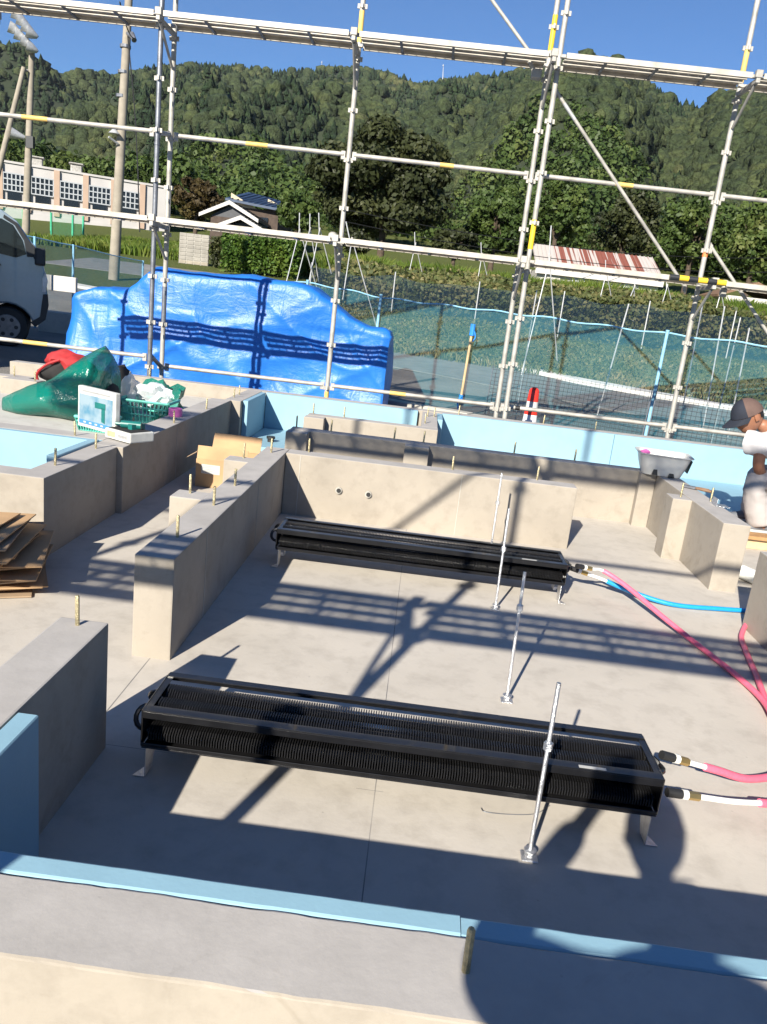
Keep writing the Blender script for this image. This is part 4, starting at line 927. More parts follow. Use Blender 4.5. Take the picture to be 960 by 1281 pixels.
# tool case: lid standing, base lying on the wall
t = thing('tool_case', 'open grey tool case with a blue product picture inside its lid', 'case', (-1.8, 4.7, T))
L0 = ony(97, 536, 4.78); L1 = ony(145, 551, 4.62); hgt = 0.255
a = np.array([L0[0], 4.78, 0.405]); b = np.array([L1[0], 4.60, 0.405]); ex = unit(b-a); Lw = np.linalg.norm(b-a); nn = np.array([ex[1], -ex[0], 0])
mid = (a+b)/2+np.array([0, 0, hgt/2+0.012])
lid = obj('lid', MB().obox(mid-nn*0.02, ex*Lw/2, nn*0.02, np.array([0, 0, hgt/2])), 'case_grey', t, bevel=0.008, seg=2)
ft = mid+nn*0.0015
obj('lid_sheet', MB().obox(ft, ex*(Lw/2-0.014), nn*0.001, np.array([0, 0, hgt/2-0.014])), 'paper', lid)
obj('print', MB().obox(ft+nn*0.002+np.array([0, 0, -0.008]), ex*(Lw/2-0.022), nn*0.0008, np.array([0, 0, hgt/2-0.040])), 'case_print', lid)
obj('print_title', MB().obox(ft+nn*0.002+np.array([0, 0, hgt/2-0.026]), ex*(Lw/2-0.05), nn*0.0008, np.array([0, 0, 0.004])), 'print_grey', lid)
obj('print_stripe', MB().obox(ft+nn*0.0042+np.array([0, 0, -hgt/2+0.036]), ex*(Lw/2-0.024), nn*0.0006, np.array([0, 0, 0.012])), 'print_blue', lid)
obj('print_drill', MB().obox(ft+nn*0.0048+ex*0.045+np.array([0, 0, 0.030]), ex*0.050, nn*0.0008, np.array([0, 0, 0.018])).obox(ft+nn*0.0048+ex*0.075+np.array([0, 0, -0.025]), ex*0.016+np.array([0, 0, -0.004]), nn*0.0008, np.array([0, 0, 0.045])), 'tool_green', lid, bevel=0.0006)
for k in range(4): obj('print_icon', MB().obox(ft+nn*0.0058+ex*(-0.10+0.055*k)+np.array([0, 0, -hgt/2+0.036]), ex*0.012, nn*0.0005, np.array([0, 0, 0.005])), 'paper', lid)
bc = b+ex*0.10-nn*0.03+np.array([0, 0, 0.034])
bs = obj('base', MB().obox(bc, ex*0.115, nn*0.09, np.array([0, 0, 0.030])), 'case_grey', t, bevel=0.008, seg=2)
obj('base_label', MB().obox(bc+nn*0.0915+ex*0.045, ex*0.045, nn*0.001, np.array([0, 0, 0.016])), 'paper', bs)
obj('base_label', MB().obox(bc+nn*0.0915-ex*0.055, ex*0.035, nn*0.001, np.array([0, 0, 0.016])), 'timber', bs)
for k in range(9): obj('lettering', MB().obox(bc+nn*0.0935+ex*(0.010+0.009*k), ex*0.003, nn*0.0006, np.array([0, 0, 0.006+0.002*(k % 3)])), 'print_grey', bs)
obj('liner', MB().obox(bc+np.array([0, 0, 0.0305]), ex*0.10, nn*0.075, np.array([0, 0, 0.002])), 'black_fabric', bs)
single('cordless_drill', MB().tube([bc+np.array([-0.06, 0.02, 0.055]), bc+np.array([0.06, 0.03, 0.055])], 0.024, 10).obox(bc+np.array([0.03, 0.03, 0.045]), ex*0.018, nn*0.05, np.array([0, 0, 0.018])).tube([bc+np.array([-0.06, 0.02, 0.055]), bc+np.array([-0.10, 0.017, 0.055])], 0.009, 8), 'tool_green', 'dark green cordless drill lying in the tool case', 'drill', tuple(bc+np.array([0, 0, 0.032])), smooth=True)
single('pink_tub', MB().lathe([(0.045, 0), (0.05, 0.01), (0.05, 0.06), (0.042, 0.06), (0.040, 0.012), (0.01, 0.01)], (-1.80, 5.66, T), 18), 'pink_plastic', 'small pink plastic tub on the passage wall', 'tub', (-1.80, 5.66, T), smooth=True)
single('plastic_bag', blob(((-1.98, 6.0, EF+0.06), (0.12, 0.09, 0.05)), 21, 3, 0.35, 2.6, EF+0.004), 'green_film', 'flat green plastic scrap beside the pink tub', 'bag', (-1.98, 6.0, EF), smooth=True)
# red and black backpack
t = thing('tool_bag', 'red and black tool bag slumped by the back wall of the entrance', 'bag', (-3.25, 7.1, EF))
obj('body', blob(((-3.28, 7.1, EF+0.16), (0.24, 0.17, 0.17)), 31, 3, 0.3, 1.8, EF+0.004), 'black_fabric', t, smooth=True)
obj('flap', blob(((-3.28, 7.06, EF+0.27), (0.17, 0.14, 0.10)), 33, 3, 0.35, 1.8), 'red_fabric', t, smooth=True)
obj('strap', MB().tube(bez([(-3.48, 6.98, EF+0.03), (-3.50, 6.95, EF+0.14), (-3.40, 6.92, EF+0.24), (-3.28, 6.93, EF+0.30)], 8), 0.012, 6), 'red_fabric', t, smooth=True)
single('tool_bag', blob(((-2.78, 7.0, EF+0.14), (0.12, 0.14, 0.17)), 41, 3, 0.25, 1.8, EF+0.004), 'black_fabric', 'black upright tool bag behind the large green bag', 'bag', (-2.78, 7.0, EF), smooth=True)

# open cardboard box in the passage
t = thing('cardboard_box', 'open brown cardboard box with a white label in the passage', 'box', (-1.33, 5.28, 0))
BX0, BX1, BY0, BY1, BH = -1.50, -1.14, 5.22, 5.62, 0.20
for nm, bx in (('front_panel', (BX0, BX1, BY0, BY0+0.005)), ('back_panel', (BX0, BX1, BY1-0.005, BY1)), ('side_panel', (BX0, BX0+0.005, BY0+0.0055, BY1-0.0055)), ('side_panel', (BX1-0.005, BX1, BY0+0.0055, BY1-0.0055))):
    obj(nm, MB().box(*bx, 0.003, BH), 'cardboard', t)
obj('bottom_panel', MB().box(BX0+0.006, BX1-0.006, BY0+0.006, BY1-0.006, 0.002, 0.006), 'cardboard', t)
obj('back_flap', MB().obox(((BX0+BX1)/2, BY1+0.03, BH+0.055), (0.18, 0, 0), (0, 0.028, 0.055), (0, -0.002, 0.001)), 'cardboard', t)
obj('front_flap', MB().obox(((BX0+BX1)/2, BY0+0.012, BH+0.045), (0.176, 0, 0), (0, 0.010, 0.045), (0, 0.0015, -0.0004)), 'cardboard', t)
obj('side_flap', MB().obox((BX0-0.045, (BY0+BY1)/2-0.05, BH+0.015), (0.042, 0.0, 0.028), (0.0, 0.13, 0), (-0.001, 0, 0.0015)), 'cardboard_dull', t)
obj('side_flap', MB().obox((BX1+0.045, (BY0+BY1)/2, BH+0.035), (0.045, 0, 0.035), (0, 0.17, 0), (-0.001, 0, 0.0015)), 'cardboard', t)
obj('label', MB().box(BX0+0.04, BX0+0.17, BY0-0.0018, BY0-0.0005, 0.10, 0.165), 'paper', t)
for k in range(5): obj('label_line', MB().box(BX0+0.048, BX0+0.10+0.05*((k*7) % 5)/5, BY0-0.0028, BY0-0.002, 0.108+0.011*k, 0.112+0.011*k), 'print_grey', t)
obj('print_panel', MB().box(BX0+0.20, BX0+0.285, BY0-0.0018, BY0-0.0005, 0.10, 0.165), 'paper', t)
obj('print_band', MB().box(BX0+0.20, BX0+0.285, BY0-0.003, BY0-0.002, 0.10, 0.122), 'print_red', t)
obj('print_band', MB().box(BX0+0.205, BX0+0.28, BY0-0.003, BY0-0.002, 0.135, 0.150), 'print_blue', t)
# pile of flattened cardboard
def sheet(k, cx, cy, z, lx, ly, rot, curl, tilt, mat):
    n = 8; c, s = math.cos(rot), math.sin(rot); V = []
    for i in range(n+1):
        for j in (0, 1):
            u = -lx+2*lx*i/n; w = -ly+2*ly*j
            zz = z+curl*(u/lx)**2+tilt*u
            V.append((cx+u*c-w*s, cy+u*s+w*c, max(zz, 0.004)))
    V = np.array(V); m = MB(); k0 = len(V)
    m.v = [tuple(p) for p in V]+[tuple(p+np.array([0, 0, 0.006])) for p in V]
    for i in range(n):
        a, b, d, e = 2*i, 2*i+1, 2*i+3, 2*i+2
        m.f += [(a, b, d, e)[::-1], (k0+a, k0+b, k0+d, k0+e), (a, e, k0+e, k0+a), (b, k0+b, k0+d, d)]
    m.f += [(0, k0, k0+1, 1), (2*n, 2*n+1, k0+2*n+1, k0+2*n)]
    single('cardboard_sheet', m, mat, 'flattened brown cardboard sheet in the pile at the passage mouth', 'cardboard', (cx, cy, z), 'flattened cardboard pile')
rr = random.Random(3)
for k in range(15):
    f = k/14
    sheet(k, -2.02-0.16*f+rr.uniform(-.06, .06), 3.05+0.0*f+rr.uniform(-.03, .03), 0.006+0.0175*k, 0.46+rr.uniform(-.05, .05), 0.25+rr.uniform(-.03, .03), math.radians(rr.uniform(8, 34)*(1-0.45*f)), rr.uniform(0.0, 0.02), rr.uniform(-.03, .02), 'cardboard' if rr.random() < 0.6 else 'cardboard_dull')
# loose wire on the slab
single('wire_offcut', MB().tube(bez([onz(602, 1011, .004), onz(608, 1016, .006), onz(640, 1019, .003), onz(670, 1018, .003), onz(688, 1008, .004)], 8), 0.0011, 5), 'galvanised_dark', 'thin curled wire offcut on the slab by the rod', 'wire', tuple(onz(640, 1019, 0)))

# white tray on the wall corner
def tray():
    c = np.array([1.80, 5.70, T+0.003]); t = thing('plastic_tray', 'white plastic tub with dark openings on the wall corner', 'tray', tuple(c))
    def ringp(z, lx, ly, r=0.05, n=5):
        P = []
        for sx, sy, a0 in ((1, 1, 0), (-1, 1, 90), (-1, -1, 180), (1, -1, 270)):
            for k in range(n):
                a = math.radians(a0+90*k/(n-1)); P.append((c[0]+sx*(lx-r)+r*math.cos(a), c[1]+sy*(ly-r)+r*math.sin(a), c[2]+z))
        return P
    R_ = [ringp(0.0, 0.135, 0.10), ringp(0.07, 0.158, 0.122), ringp(0.145, 0.178, 0.140), ringp(0.150, 0.195, 0.155), ringp(0.156, 0.195, 0.155), ringp(0.152, 0.172, 0.134), ringp(0.07, 0.150, 0.115), ringp(0.008, 0.128, 0.094)]
    m = MB(); n = len(R_[0])
    m.v = [p for r in R_ for p in r]; m.f = [(i*n+k, i*n+(k+1) % n, (i+1)*n+(k+1) % n, (i+1)*n+k) for i in range(len(R_)-1) for k in range(n)]+[tuple(range(n))[::-1], tuple((len(R_)-1)*n+k for k in range(n))]
    obj('tub', m, 'tray_white', t, smooth=True)
    for dx, z0, z1, w in ((-0.055, 0.006, 0.045, 0.02), (0.06, 0.004, 0.03, 0.022)):
        obj('opening_shade', MB().prism([(c[0]+dx-w, 0, c[2]+z0), (c[0]+dx+w, 0, c[2]+z0), (c[0]+dx+w*0.6, 0, c[2]+z1), (c[0]+dx-w*0.6, 0, c[2]+z1)], (0, c[1]-0.127, 0), (0, 0.02, 0)), 'van_dark', t)  # dark patches paint the shade inside the tub's openings
    obj('black_side', MB().obox((c[0]+0.182, c[1], c[2]+0.085), (0.004, 0, 0.001), (0, 0.075, 0), (0.010, 0, 0.045)), 'van_dark', t, bevel=0.002)  # black panel covering the right side of the tub
    single('pink_cloth', blob(((c[0]-0.13, c[1]+0.02, c[2]+0.13), (0.04, 0.04, 0.035)), 51, 2, 0.3, 2), 'pink_plastic', 'pink rag showing over the rim of the white tub', 'rag', tuple(c+np.array([-0.13, 0.02, 0.1])), smooth=True)
    t.rotation_euler.z = math.radians(-8)
tray()
p = onz(866, 612, T)
t = thing('pliers', 'brown-handled pliers lying on the tray wall', 'pliers', tuple(p))
for s in (-1, 1): obj('handle', MB().tube(bez([(p[0]+0.02, p[1]-0.01, T+0.013), (p[0]+0.05, p[1]-0.03+s*0.018, T+0.013), (p[0]+0.10, p[1]-0.06+s*0.022, T+0.013)], 6), 0.009, 8), 'wood_dark', t, smooth=True)
obj('jaws', MB().obox((p[0]-0.015, p[1]+0.012, T+0.012), (0.036, -0.022, 0), (0.008, 0.013, 0), (0, 0, 0.009)), 'galvanised_dark', t, bevel=0.004)
p = onz(907, 634, T)
t = thing('joint_plate', 'small clear-grey metal joint plate on the tray wall', 'plate', tuple(p))
obj('flat_leaf', MB().box(p[0]-0.06, p[0]+0.02, p[1]-0.03, p[1]+0.05, T+0.002, T+0.004), 'zinc_bright', t)
obj('upright_leaf', MB().box(p[0]-0.062, p[0]-0.0605, p[1]-0.03, p[1]+0.05, T+0.002, T+0.05), 'zinc_bright', t)
single('plywood_offcut', MB().box(2.22, 2.97, 5.36, 5.89, 0.075, 0.10), 'plywood', 'brown plywood offcut under the working man\'s shoe', 'board', (2.4, 4.9, 0.075), bevel=0.002)
for k, y in enumerate((5.44, 5.80)):
    single('timber_block', MB().box(2.29, 2.91, y-0.045, y+0.045, 0.002, 0.073), 'timber', ('timber block under the front edge of the plywood offcut', 'timber block under the rear edge of the plywood offcut')[k], 'block', (2.4, y, 0))
t = thing('plastic_pipe', 'white plastic pipe on the slab below the working man', 'pipe', (2.2, 4.55, 0))
obj('pipe_body', MB().tube([onz(928, 715, 0.045), onz(990, 742, 0.045)], 0.042, 14), 'white_pipe', t, smooth=True)
obj('pipe_socket', MB().tube([onz(985, 740, 0.045), onz(1000, 746, 0.045)], 0.043, 14), 'white_pipe', t, smooth=True)

# ------------------------------------------------------------------ people
def skinned(chains, sub=2):
    """chains: list of lists of (xyz, r or (rx, ry)); chains sharing the same first point join there"""
    pts = []; idx = {}; edges = []; rad = []
    for ch in chains:
        prev = None
        for p, r in ch:
            key = tuple(round(c, 4) for c in p)
            if key not in idx: idx[key] = len(pts); pts.append(p); rad.append(r if isinstance(r, tuple) else (r, r))
            if prev is not None: edges.append((prev, idx[key]))
            prev = idx[key]
    me = bpy.data.meshes.new('tmp'); me.from_pydata(pts, edges, [])
    o = bpy.data.objects.new('tmp', me); C.objects.link(o)
    sk = o.modifiers.new('s', 'SKIN'); sk.use_smooth_shade = True; sk.branch_smoothing = 0.5
    for i, sv in enumerate(me.skin_vertices[0].data): sv.radius = rad[i]; sv.use_root = (i == 0)
    ss = o.modifiers.new('d', 'SUBSURF'); ss.levels = sub; ss.render_levels = sub
    dg = bpy.context.evaluated_depsgraph_get(); ev = o.evaluated_get(dg)
    out = bpy.data.meshes.new_from_object(ev); bpy.data.objects.remove(o)
    for p in out.polygons: p.use_smooth = True
    return out
def skin_part(name, chains, mat, parent, loc, sub=2, folds=0.0):
    me = skinned([[(tuple(np.array(p)-np.array(loc)), r) for p, r in ch] for ch in chains], sub+(1 if folds else 0))
    if folds:
        V = np.array([v.co[:] for v in me.vertices]); Nn = np.array([v.normal[:] for v in me.vertices])
        V = V+Nn*(folds*(ridge(V*np.array([9, 9, 22])+3)**3-0.35)+folds*0.7*(ridge(V*np.array([17, 17, 9])+11)**3-0.35))[:, None]
        me.vertices.foreach_set('co', V.astype(np.float32).ravel()); me.update()
    me.materials.clear(); me.materials.append(MATS[mat]); o = bpy.data.objects.new(name, me); C.objects.link(o); o.parent = parent; return o
def hand(wrist, d, side, grip=0.5):
    """five finger chains rooted inside the palm; d = pointing direction, side = thumb direction"""
    w, d, s = np.array(wrist, float), unit(np.array(d, float)), unit(np.array(side, float)); s = unit(s-d*(s@d)); n = np.cross(d, s); out = []
    palm = w+d*0.05
    out.append([(tuple(w), (0.026, 0.020)), (tuple(palm), (0.036, 0.016)), (tuple(w+d*0.085), (0.034, 0.013))])
    for k, (o, l) in enumerate(((0.030, 0.070), (0.010, 0.078), (-0.010, 0.072), (-0.029, 0.056))):
        b = w+d*0.080+s*o; c1 = b+d*l*0.42+n*grip*0.006; c2 = c1+d*l*0.30*(1-grip*0.5)+n*grip*0.018; c3 = c2+d*l*0.22*(1-grip)+n*grip*0.018
        out.append([(tuple(palm), (0.036, 0.016)), (tuple(b), 0.0095), (tuple(c1), 0.0088), (tuple(c2), 0.0082), (tuple(c3), 0.0065)])
    b = w+d*0.03+s*0.032
    out.append([(tuple(palm), (0.036, 0.016)), (tuple(b), 0.012), (tuple(b+s*0.022+d*0.028+n*0.01), 0.0105), (tuple(b+s*0.026+d*0.055+n*0.016), 0.008)])
    return out
def head_parts(t, loc, c, fwd, up, hairy=True, cap=None):
    """a head with face: ellipsoid deformed in the frame (fwd, side, up)"""
    fwd, up = unit(np.array(fwd, float)), np.array(up, float); up = unit(up-fwd*(up@fwd)); side = np.cross(up, fwd); c = np.array(c, float)
    bm = bmesh.new(); bmesh.ops.create_uvsphere(bm, u_segments=28, v_segments=22, radius=1)
    V = np.array([v.co[:] for v in bm.verts]); FS = [tuple(v.index for v in f.verts) for f in bm.faces]; bm.free()
    f, s, u = V[:, 0].copy(), V[:, 1].copy(), V[:, 2].copy()
    X = f*0.098; S = s*0.077*(1-0.22*np.clip(-u, 0, 1)); U = u*0.118
    front = np.clip(f, 0, 1)
    X += 0.022*np.exp(-((s/0.20)**2+((u+0.10)/0.16)**2))*(f > 0)           # nose
    X += 0.006*np.exp(-((s/0.35)**2+((u+0.47)/0.07)**2))*(f > 0)          # lips
    X -= 0.012*(np.exp(-(((s-0.38)/0.16)**2+((u-0.06)/0.10)**2))+np.exp(-(((s+0.38)/0.16)**2+((u-0.06)/0.10)**2)))*(f > 0)
    X += 0.010*np.exp(-((s/0.4)**2+((u+0.80)/0.14)**2))*(f > 0)           # chin
    Q = c+X[:, None]*fwd+S[:, None]*side+U[:, None]*up
    m = MB(); m.v = [tuple(p) for p in Q]; m.f = FS
    h = obj('head', m, 'skin', t, smooth=True)
    for k in (-1, 1):
        e = c+fwd*0.083+side*k*0.030+up*0.008
        obj('eye', MB().lathe([(0.001, -0.007), (0.009, -0.003), (0.009, 0.003), (0.001, 0.007)], tuple(e), 10), 'hair', h, smooth=True)
        er = c+side*k*0.078-fwd*0.010
        obj('ear', MB().obox(er, fwd*0.016, side*0.008, up*0.030), 'skin', h, bevel=0.007, seg=2, smooth=True)
    hm = (u > 0.12-0.55*np.clip(-f, 0, 1)) & (f < 0.72)
    if hairy:
        Q2 = c+(X*1.06)[:, None]*fwd+(S*1.09)[:, None]*side+(U*1.05)[:, None]*up
        m = MB(); m.v = [tuple(p) for p in Q2]; m.f = [q for q in FS if all((u[i] > 0.30-0.85*np.clip(-f[i]+0.1, 0, 1)) for i in q)]
        obj('hair', m, 'hair', t, smooth=True)
    if cap:
        phi = np.arctan2(s, f)
        Q3 = c+(f*0.112)[:, None]*fwd+(s*0.092)[:, None]*side+(u*0.128+0.004)[:, None]*up
        for nm, mat, cond in (('cap_crown', cap[0], lambda i: u[i] > 0.12 and (abs(phi[i]) > 1.10 or u[i] > 0.97)), ('cap_front', cap[1], lambda i: u[i] > 0.12 and (abs(phi[i]) < 1.14 or u[i] > 0.999))):
            m = MB(); m.v = [tuple(p) for p in Q3]; m.f = [q for q in FS if all(cond(i) for i in q)]
            obj(nm, m, mat, t, smooth=True)
        m = MB(); n = 14; V2 = []
        for r_ in (0.0, 1.0):
            for k in range(n+1):
                a = math.radians(-75+150*k/n)
                V2.append(c+fwd*(0.106*math.cos(a)+r_*0.085*math.cos(a)**0.7 if math.cos(a) > 0 else 0)+side*(0.088*math.sin(a))+up*(0.018-0.018*r_-0.012*abs(math.sin(a))*r_))
        V2 = np.array(V2); V2 = np.concatenate([V2, V2-up*0.004]); q = 2*(n+1)
        m.v = [tuple(p) for p in V2]; m.f = [(k, k+1, n+2+k, n+1+k) for k in range(n)]+[(q+k, q+n+1+k, q+n+2+k, q+k+1) for k in range(n)]+[(n+1+k, n+2+k, q+n+2+k, q+n+1+k) for k in range(n)]
        obj('cap_brim', m, 'navy_cloth', t, smooth=True)
def worker():
    loc = (2.36, 5.0, 0.0); t = thing('person', 'man in cap, pale shirt and beige work trousers squatting and looking down', 'person', loc)
    pel = (2.66, 5.08, 0.38); wa = (2.58, 5.07, 0.52); ch = (2.38, 5.04, 0.73); nk = (2.22, 5.01, 0.835); hd = (2.075, 4.99, 0.90)
    sL, sR = (2.16, 4.90, 0.77), (2.44, 5.19, 0.78)
    eL, hL = (2.175, 4.89, 0.565), (2.31, 5.00, 0.43); eR, hR = (2.48, 5.24, 0.58), (2.44, 5.12, 0.42)
    legs = []
    for s, y0 in ((-1, 4.99), (1, 5.17)):
        yk = y0+s*0.06; q = 0.13 if s > 0 else 0.0
        legs.append([(pel, (0.15, 0.13)), ((2.60, y0, 0.37), 0.105), ((2.38+q, y0+s*0.03, 0.44), 0.105), ((2.185+q, yk, 0.475), 0.092), ((2.225+q, yk, 0.33), 0.086), ((2.28+q*0.6, yk, 0.19), 0.086), ((2.30+q*0.5, yk, 0.145), 0.090)])
    body = [[(pel, (0.09, 0.08)), (wa, (0.09, 0.075)), (ch, (0.10, 0.08)), (nk, 0.05), (tuple(np.array(nk)*0.5+np.array(hd)*0.5), 0.05)]]
    for s_, e_, h_ in ((sL, eL, hL), (sR, eR, hR)):
        body.append([(ch, (0.10, 0.08)), (s_, 0.045), (e_, 0.040), (h_, 0.027)])
    for l in legs: body.append([(p, (r*0.55 if not isinstance(r, tuple) else (r[0]*0.6, r[1]*0.6))) for p, r in l]+[((2.345, l[-1][0][1], 0.14), 0.042)])
    for h_, sd in ((hL, (0, 0.3, 1)), (hR, (0, -0.3, 1))):
        for c in hand(h_, (-0.2, 0.1 if h_ is hL else -0.1, -0.95), sd): body.append([(h_, 0.027)]+c[1:] if c[0][0] == tuple(h_) else c)
    skin_part('body', body, 'skin', t, loc)
    skin_part('shirt', [[((2.64, 5.08, 0.42), (0.155, 0.135)), (wa, (0.15, 0.125)), (ch, (0.20, 0.16)), ((2.225, 5.015, 0.83), (0.10, 0.09))]]+[[(ch, (0.20, 0.16)), (s_, 0.105), (tuple(np.array(s_)*0.35+np.array(e_)*0.65), 0.088)] for s_, e_ in ((sL, eL), (sR, eR))], 'shirt', t, loc, folds=0.012)
    skin_part('trousers', legs+[[(pel, (0.15, 0.13)), ((2.64, 5.08, 0.46), (0.15, 0.135))]], 'pants', t, loc, folds=0.008)
    for l in legs:
        y = l[-1][0][1]
        skin_part('sock', [[((2.335, y, 0.20), 0.050), ((2.345, y, 0.135), 0.046)]], 'navy_cloth', t, loc)
        sh = skin_part('shoe', [[((2.42, y, 0.140), (0.040, 0.032)), ((2.33, y, 0.150), (0.046, 0.045)), ((2.24, y, 0.132), (0.046, 0.028)), ((2.16, y, 0.128), (0.040, 0.022))]], 'shoe_grey', t, loc)
        obj('sole', MB().prism([(2.455, y-0.03, 0), (2.45, y+0.03, 0), (2.25, y+0.048, 0), (2.14, y+0.030, 0), (2.12, y, 0), (2.14, y-0.034, 0), (2.25, y-0.046, 0)], (0, 0, 0.101), (0, 0, 0.020)), 'paper', sh, bevel=0.004)
    head_parts(t, loc, hd, (-0.86, -0.22, -0.50), (-0.42, -0.05, 0.9), True, ('cap_brown', 'navy_cloth'))
    t.location = (loc[0]+0.225, loc[1]+0.60, loc[2]); t.scale = (1.05, 1.05, 1.0)
worker()
def photographer():
    loc = (0.14, -0.36, GZ); t = thing('person', 'person in a dark jacket holding up a phone at the front wall', 'person', loc)
    pel = (0.15, -0.46, 0.62); wa = (0.14, -0.42, 0.79); ch = (0.085, -0.34, 1.085); nk = (0.055, -0.29, 1.19); hd = (0.052, -0.24, 1.295)
    sL, sR = (-0.095, -0.31, 1.125), (0.235, -0.33, 1.12); eL, eR = (-0.21, -0.17, 1.09), (0.33, -0.34, 0.76); hL, hR = (-0.075, -0.075, 1.24), (0.31, -0.24, 0.53)
    body = [[(pel, (0.10, 0.08)), (wa, (0.09, 0.08)), (ch, (0.11, 0.08)), (nk, 0.052), ((0.056, -0.26, 1.22), 0.052)]]
    for s_, e_, h_, sd in ((sL, eL, hL, (1, 0, 0.2)), (sR, eR, hR, (-1, 0.4, 0))):
        body.append([(ch, (0.11, 0.08)), (s_, 0.045), (e_, 0.034), (h_, 0.026)])
        for c in hand(h_, (0.3, 0.25, 0.95) if h_ is hL else (0, 0.3, -0.95), sd, 0.3): body.append(c)
    legs = [[(pel, (0.15, 0.11)), ((x, -0.45, 0.57), 0.095), ((x, -0.28, 0.30), 0.070), ((x, -0.42, 0.02), 0.050)] for x in (0.06, 0.25)]
    for l in legs: body.append([(p, (r*0.7 if not isinstance(r, tuple) else (0.10, 0.08))) for p, r in l])
    skin_part('body', body, 'skin', t, loc)
    skin_part('jacket', [[((0.15, -0.45, 0.62), (0.175, 0.135)), (wa, (0.165, 0.13)), (ch, (0.19, 0.13)), ((0.058, -0.29, 1.19), (0.105, 0.085))]]+[[(ch, (0.19, 0.13)), (s_, 0.078), (e_, 0.052), (tuple(np.array(e_)*0.2+np.array(h_)*0.8), 0.043)] for s_, e_, h_ in ((sL, eL, hL), (sR, eR, hR))], 'navy_cloth', t, loc)
    skin_part('trousers', [[(p, (r*1.12 if not isinstance(r, tuple) else (r[0]*1.08, r[1]*1.1))) for p, r in l] for l in legs], 'pants', t, loc)
    for x in (0.06, 0.26): skin_part('shoe', [[((x, -0.48, -0.035), 0.04), ((x, -0.40, -0.03), 0.045), ((x, -0.26, -0.045), (0.042, 0.026))]], 'shoe_grey', t, loc)
    head_parts(t, loc, hd, (-0.1, 1, 0.05), (0, 0, 1))
    ph = thing('phone', 'dark phone held up by the photographer', 'phone', (0.0, -0.045, 1.33))
    c = np.array([0.005, 0, EYE-0.045])-FWD*0.035
    obj('phone_body', MB().obox(c, RIGHT*0.036, UP*0.075, FWD*0.004), 'van_dark', ph, bevel=0.003)
    obj('screen', MB().obox(c-FWD*0.0047, RIGHT*0.034, UP*0.072, FWD*0.0004), 'dark_glass', ph)
photographer()

# ------------------------------------------------------------------ mountain and forest
RIDGE = [(-60, 118), (0, 112), (33, 103), (75, 96), (110, 91), (147, 94), (180, 84), (206, 79), (235, 80), (290, 81), (320, 84), (350, 88), (377, 86), (420, 84), (453, 86), (480, 90), (507, 98), (524, 106),
         (553, 99), (580, 96), (620, 92), (650, 88), (680, 80), (720, 74), (760, 76), (790, 88), (807, 98), (827, 113), (850, 125), (870, 133), (884, 133), (900, 124), (927, 116), (960, 111), (1020, 100)]
_ra, _re = [], []
for px, py in RIDGE:
    d = ray(px, py); _ra.append(math.atan2(d[0], d[1])); _re.append(d[2]/math.hypot(d[0], d[1]))
_ra = [_ra[0]-1.2, _ra[0]-0.35]+_ra+[_ra[-1]+0.3, _ra[-1]+1.2]; _re = [0.10, 0.20]+_re+[_re[-1]+0.04, 0.12]
_da = [-1.7, -0.60, -0.1, 0.02, 0.07, 0.13, 0.33, 0.42, 0.60, 1.7]; _dd = [1250, 1300, 1300, 1200, 900, 800, 740, 520, 460, 700]
def ridge_at(az): return np.interp(az, _ra, _re), np.interp(az, _da, _dd)
D0 = 112.0
def hill_z(az, d):
    e, D = ridge_at(az); zr = EYE+e*D-6.0*np.clip(D/1000, 0.35, 1)
    s = np.clip((d-D0)/(D-D0), 0, 1.6)
    z0 = float(np.interp(D0, _gy, _gz))-1.0
    x, y = d*np.sin(az), d*np.cos(az)
    base = z0+(zr-z0)*np.where(s <= 1, s**1.12, 1-0.9*(s-1))
    spur = fbm(np.stack([az*7.5, d/170+3, 0*az+2.5], -1), 3)
    env = np.clip(s*(1-s)*4, 0, 1)
    return base+env*spur*0.085*D*np.clip(0.35+0.5*s, 0, 1)-env*0.015*D
def build_hill():
    az = np.linspace(-1.25, 1.25, 300); u = np.linspace(0, 1.35, 110)
    A, U = np.meshgrid(az, u); e, D = ridge_at(A); d = D0+(D-D0)*U
    Z = hill_z(A, d); v = np.stack([d*np.sin(A), d*np.cos(A), Z], -1).reshape(-1, 3); nx = len(az)
    f = np.array([(j*nx+i, j*nx+i+1, (j+1)*nx+i+1, (j+1)*nx+i) for j in range(len(u)-1) for i in range(nx-1)])
    o = bpy.data.objects.new('mountain', np_mesh('mountain', v, f, 'forest_floor')); C.objects.link(o); tag(o, kind='structure')
build_hill()
def crown_template(n, conifer, seed):
    """points and normals on a lumpy crown of unit radius, standing on z = 0"""
    g = np.random.default_rng(seed)
    if conifer:
        h = g.random(n)**0.8; a = g.random(n)*2*math.pi; r = (1-h)*0.62*(0.75+0.4*g.random(n))+0.03
        P = np.stack([r*np.cos(a), r*np.sin(a), 0.15+h*2.3], -1); Nn = unit(np.stack([np.cos(a), np.sin(a), 0.55+0*a], -1))
    else:
        k = 9; c = unit(g.normal(size=(k, 3)))*np.array([0.55, 0.55, 0.38]); c[:, 2] = np.abs(c[:, 2]); c[0] = (0, 0, 0.35)
        rr = g.uniform(0.38, 0.60, k); i = g.integers(0, k, n); d = unit(g.normal(size=(n, 3))+np.array([0, 0, 0.45]))
        P = c[i]+d*rr[i][:, None]*(0.82+0.25*g.random((n, 1))); P[:, 2] = (P[:, 2]+0.25)*0.95; Nn = d
    return P, Nn
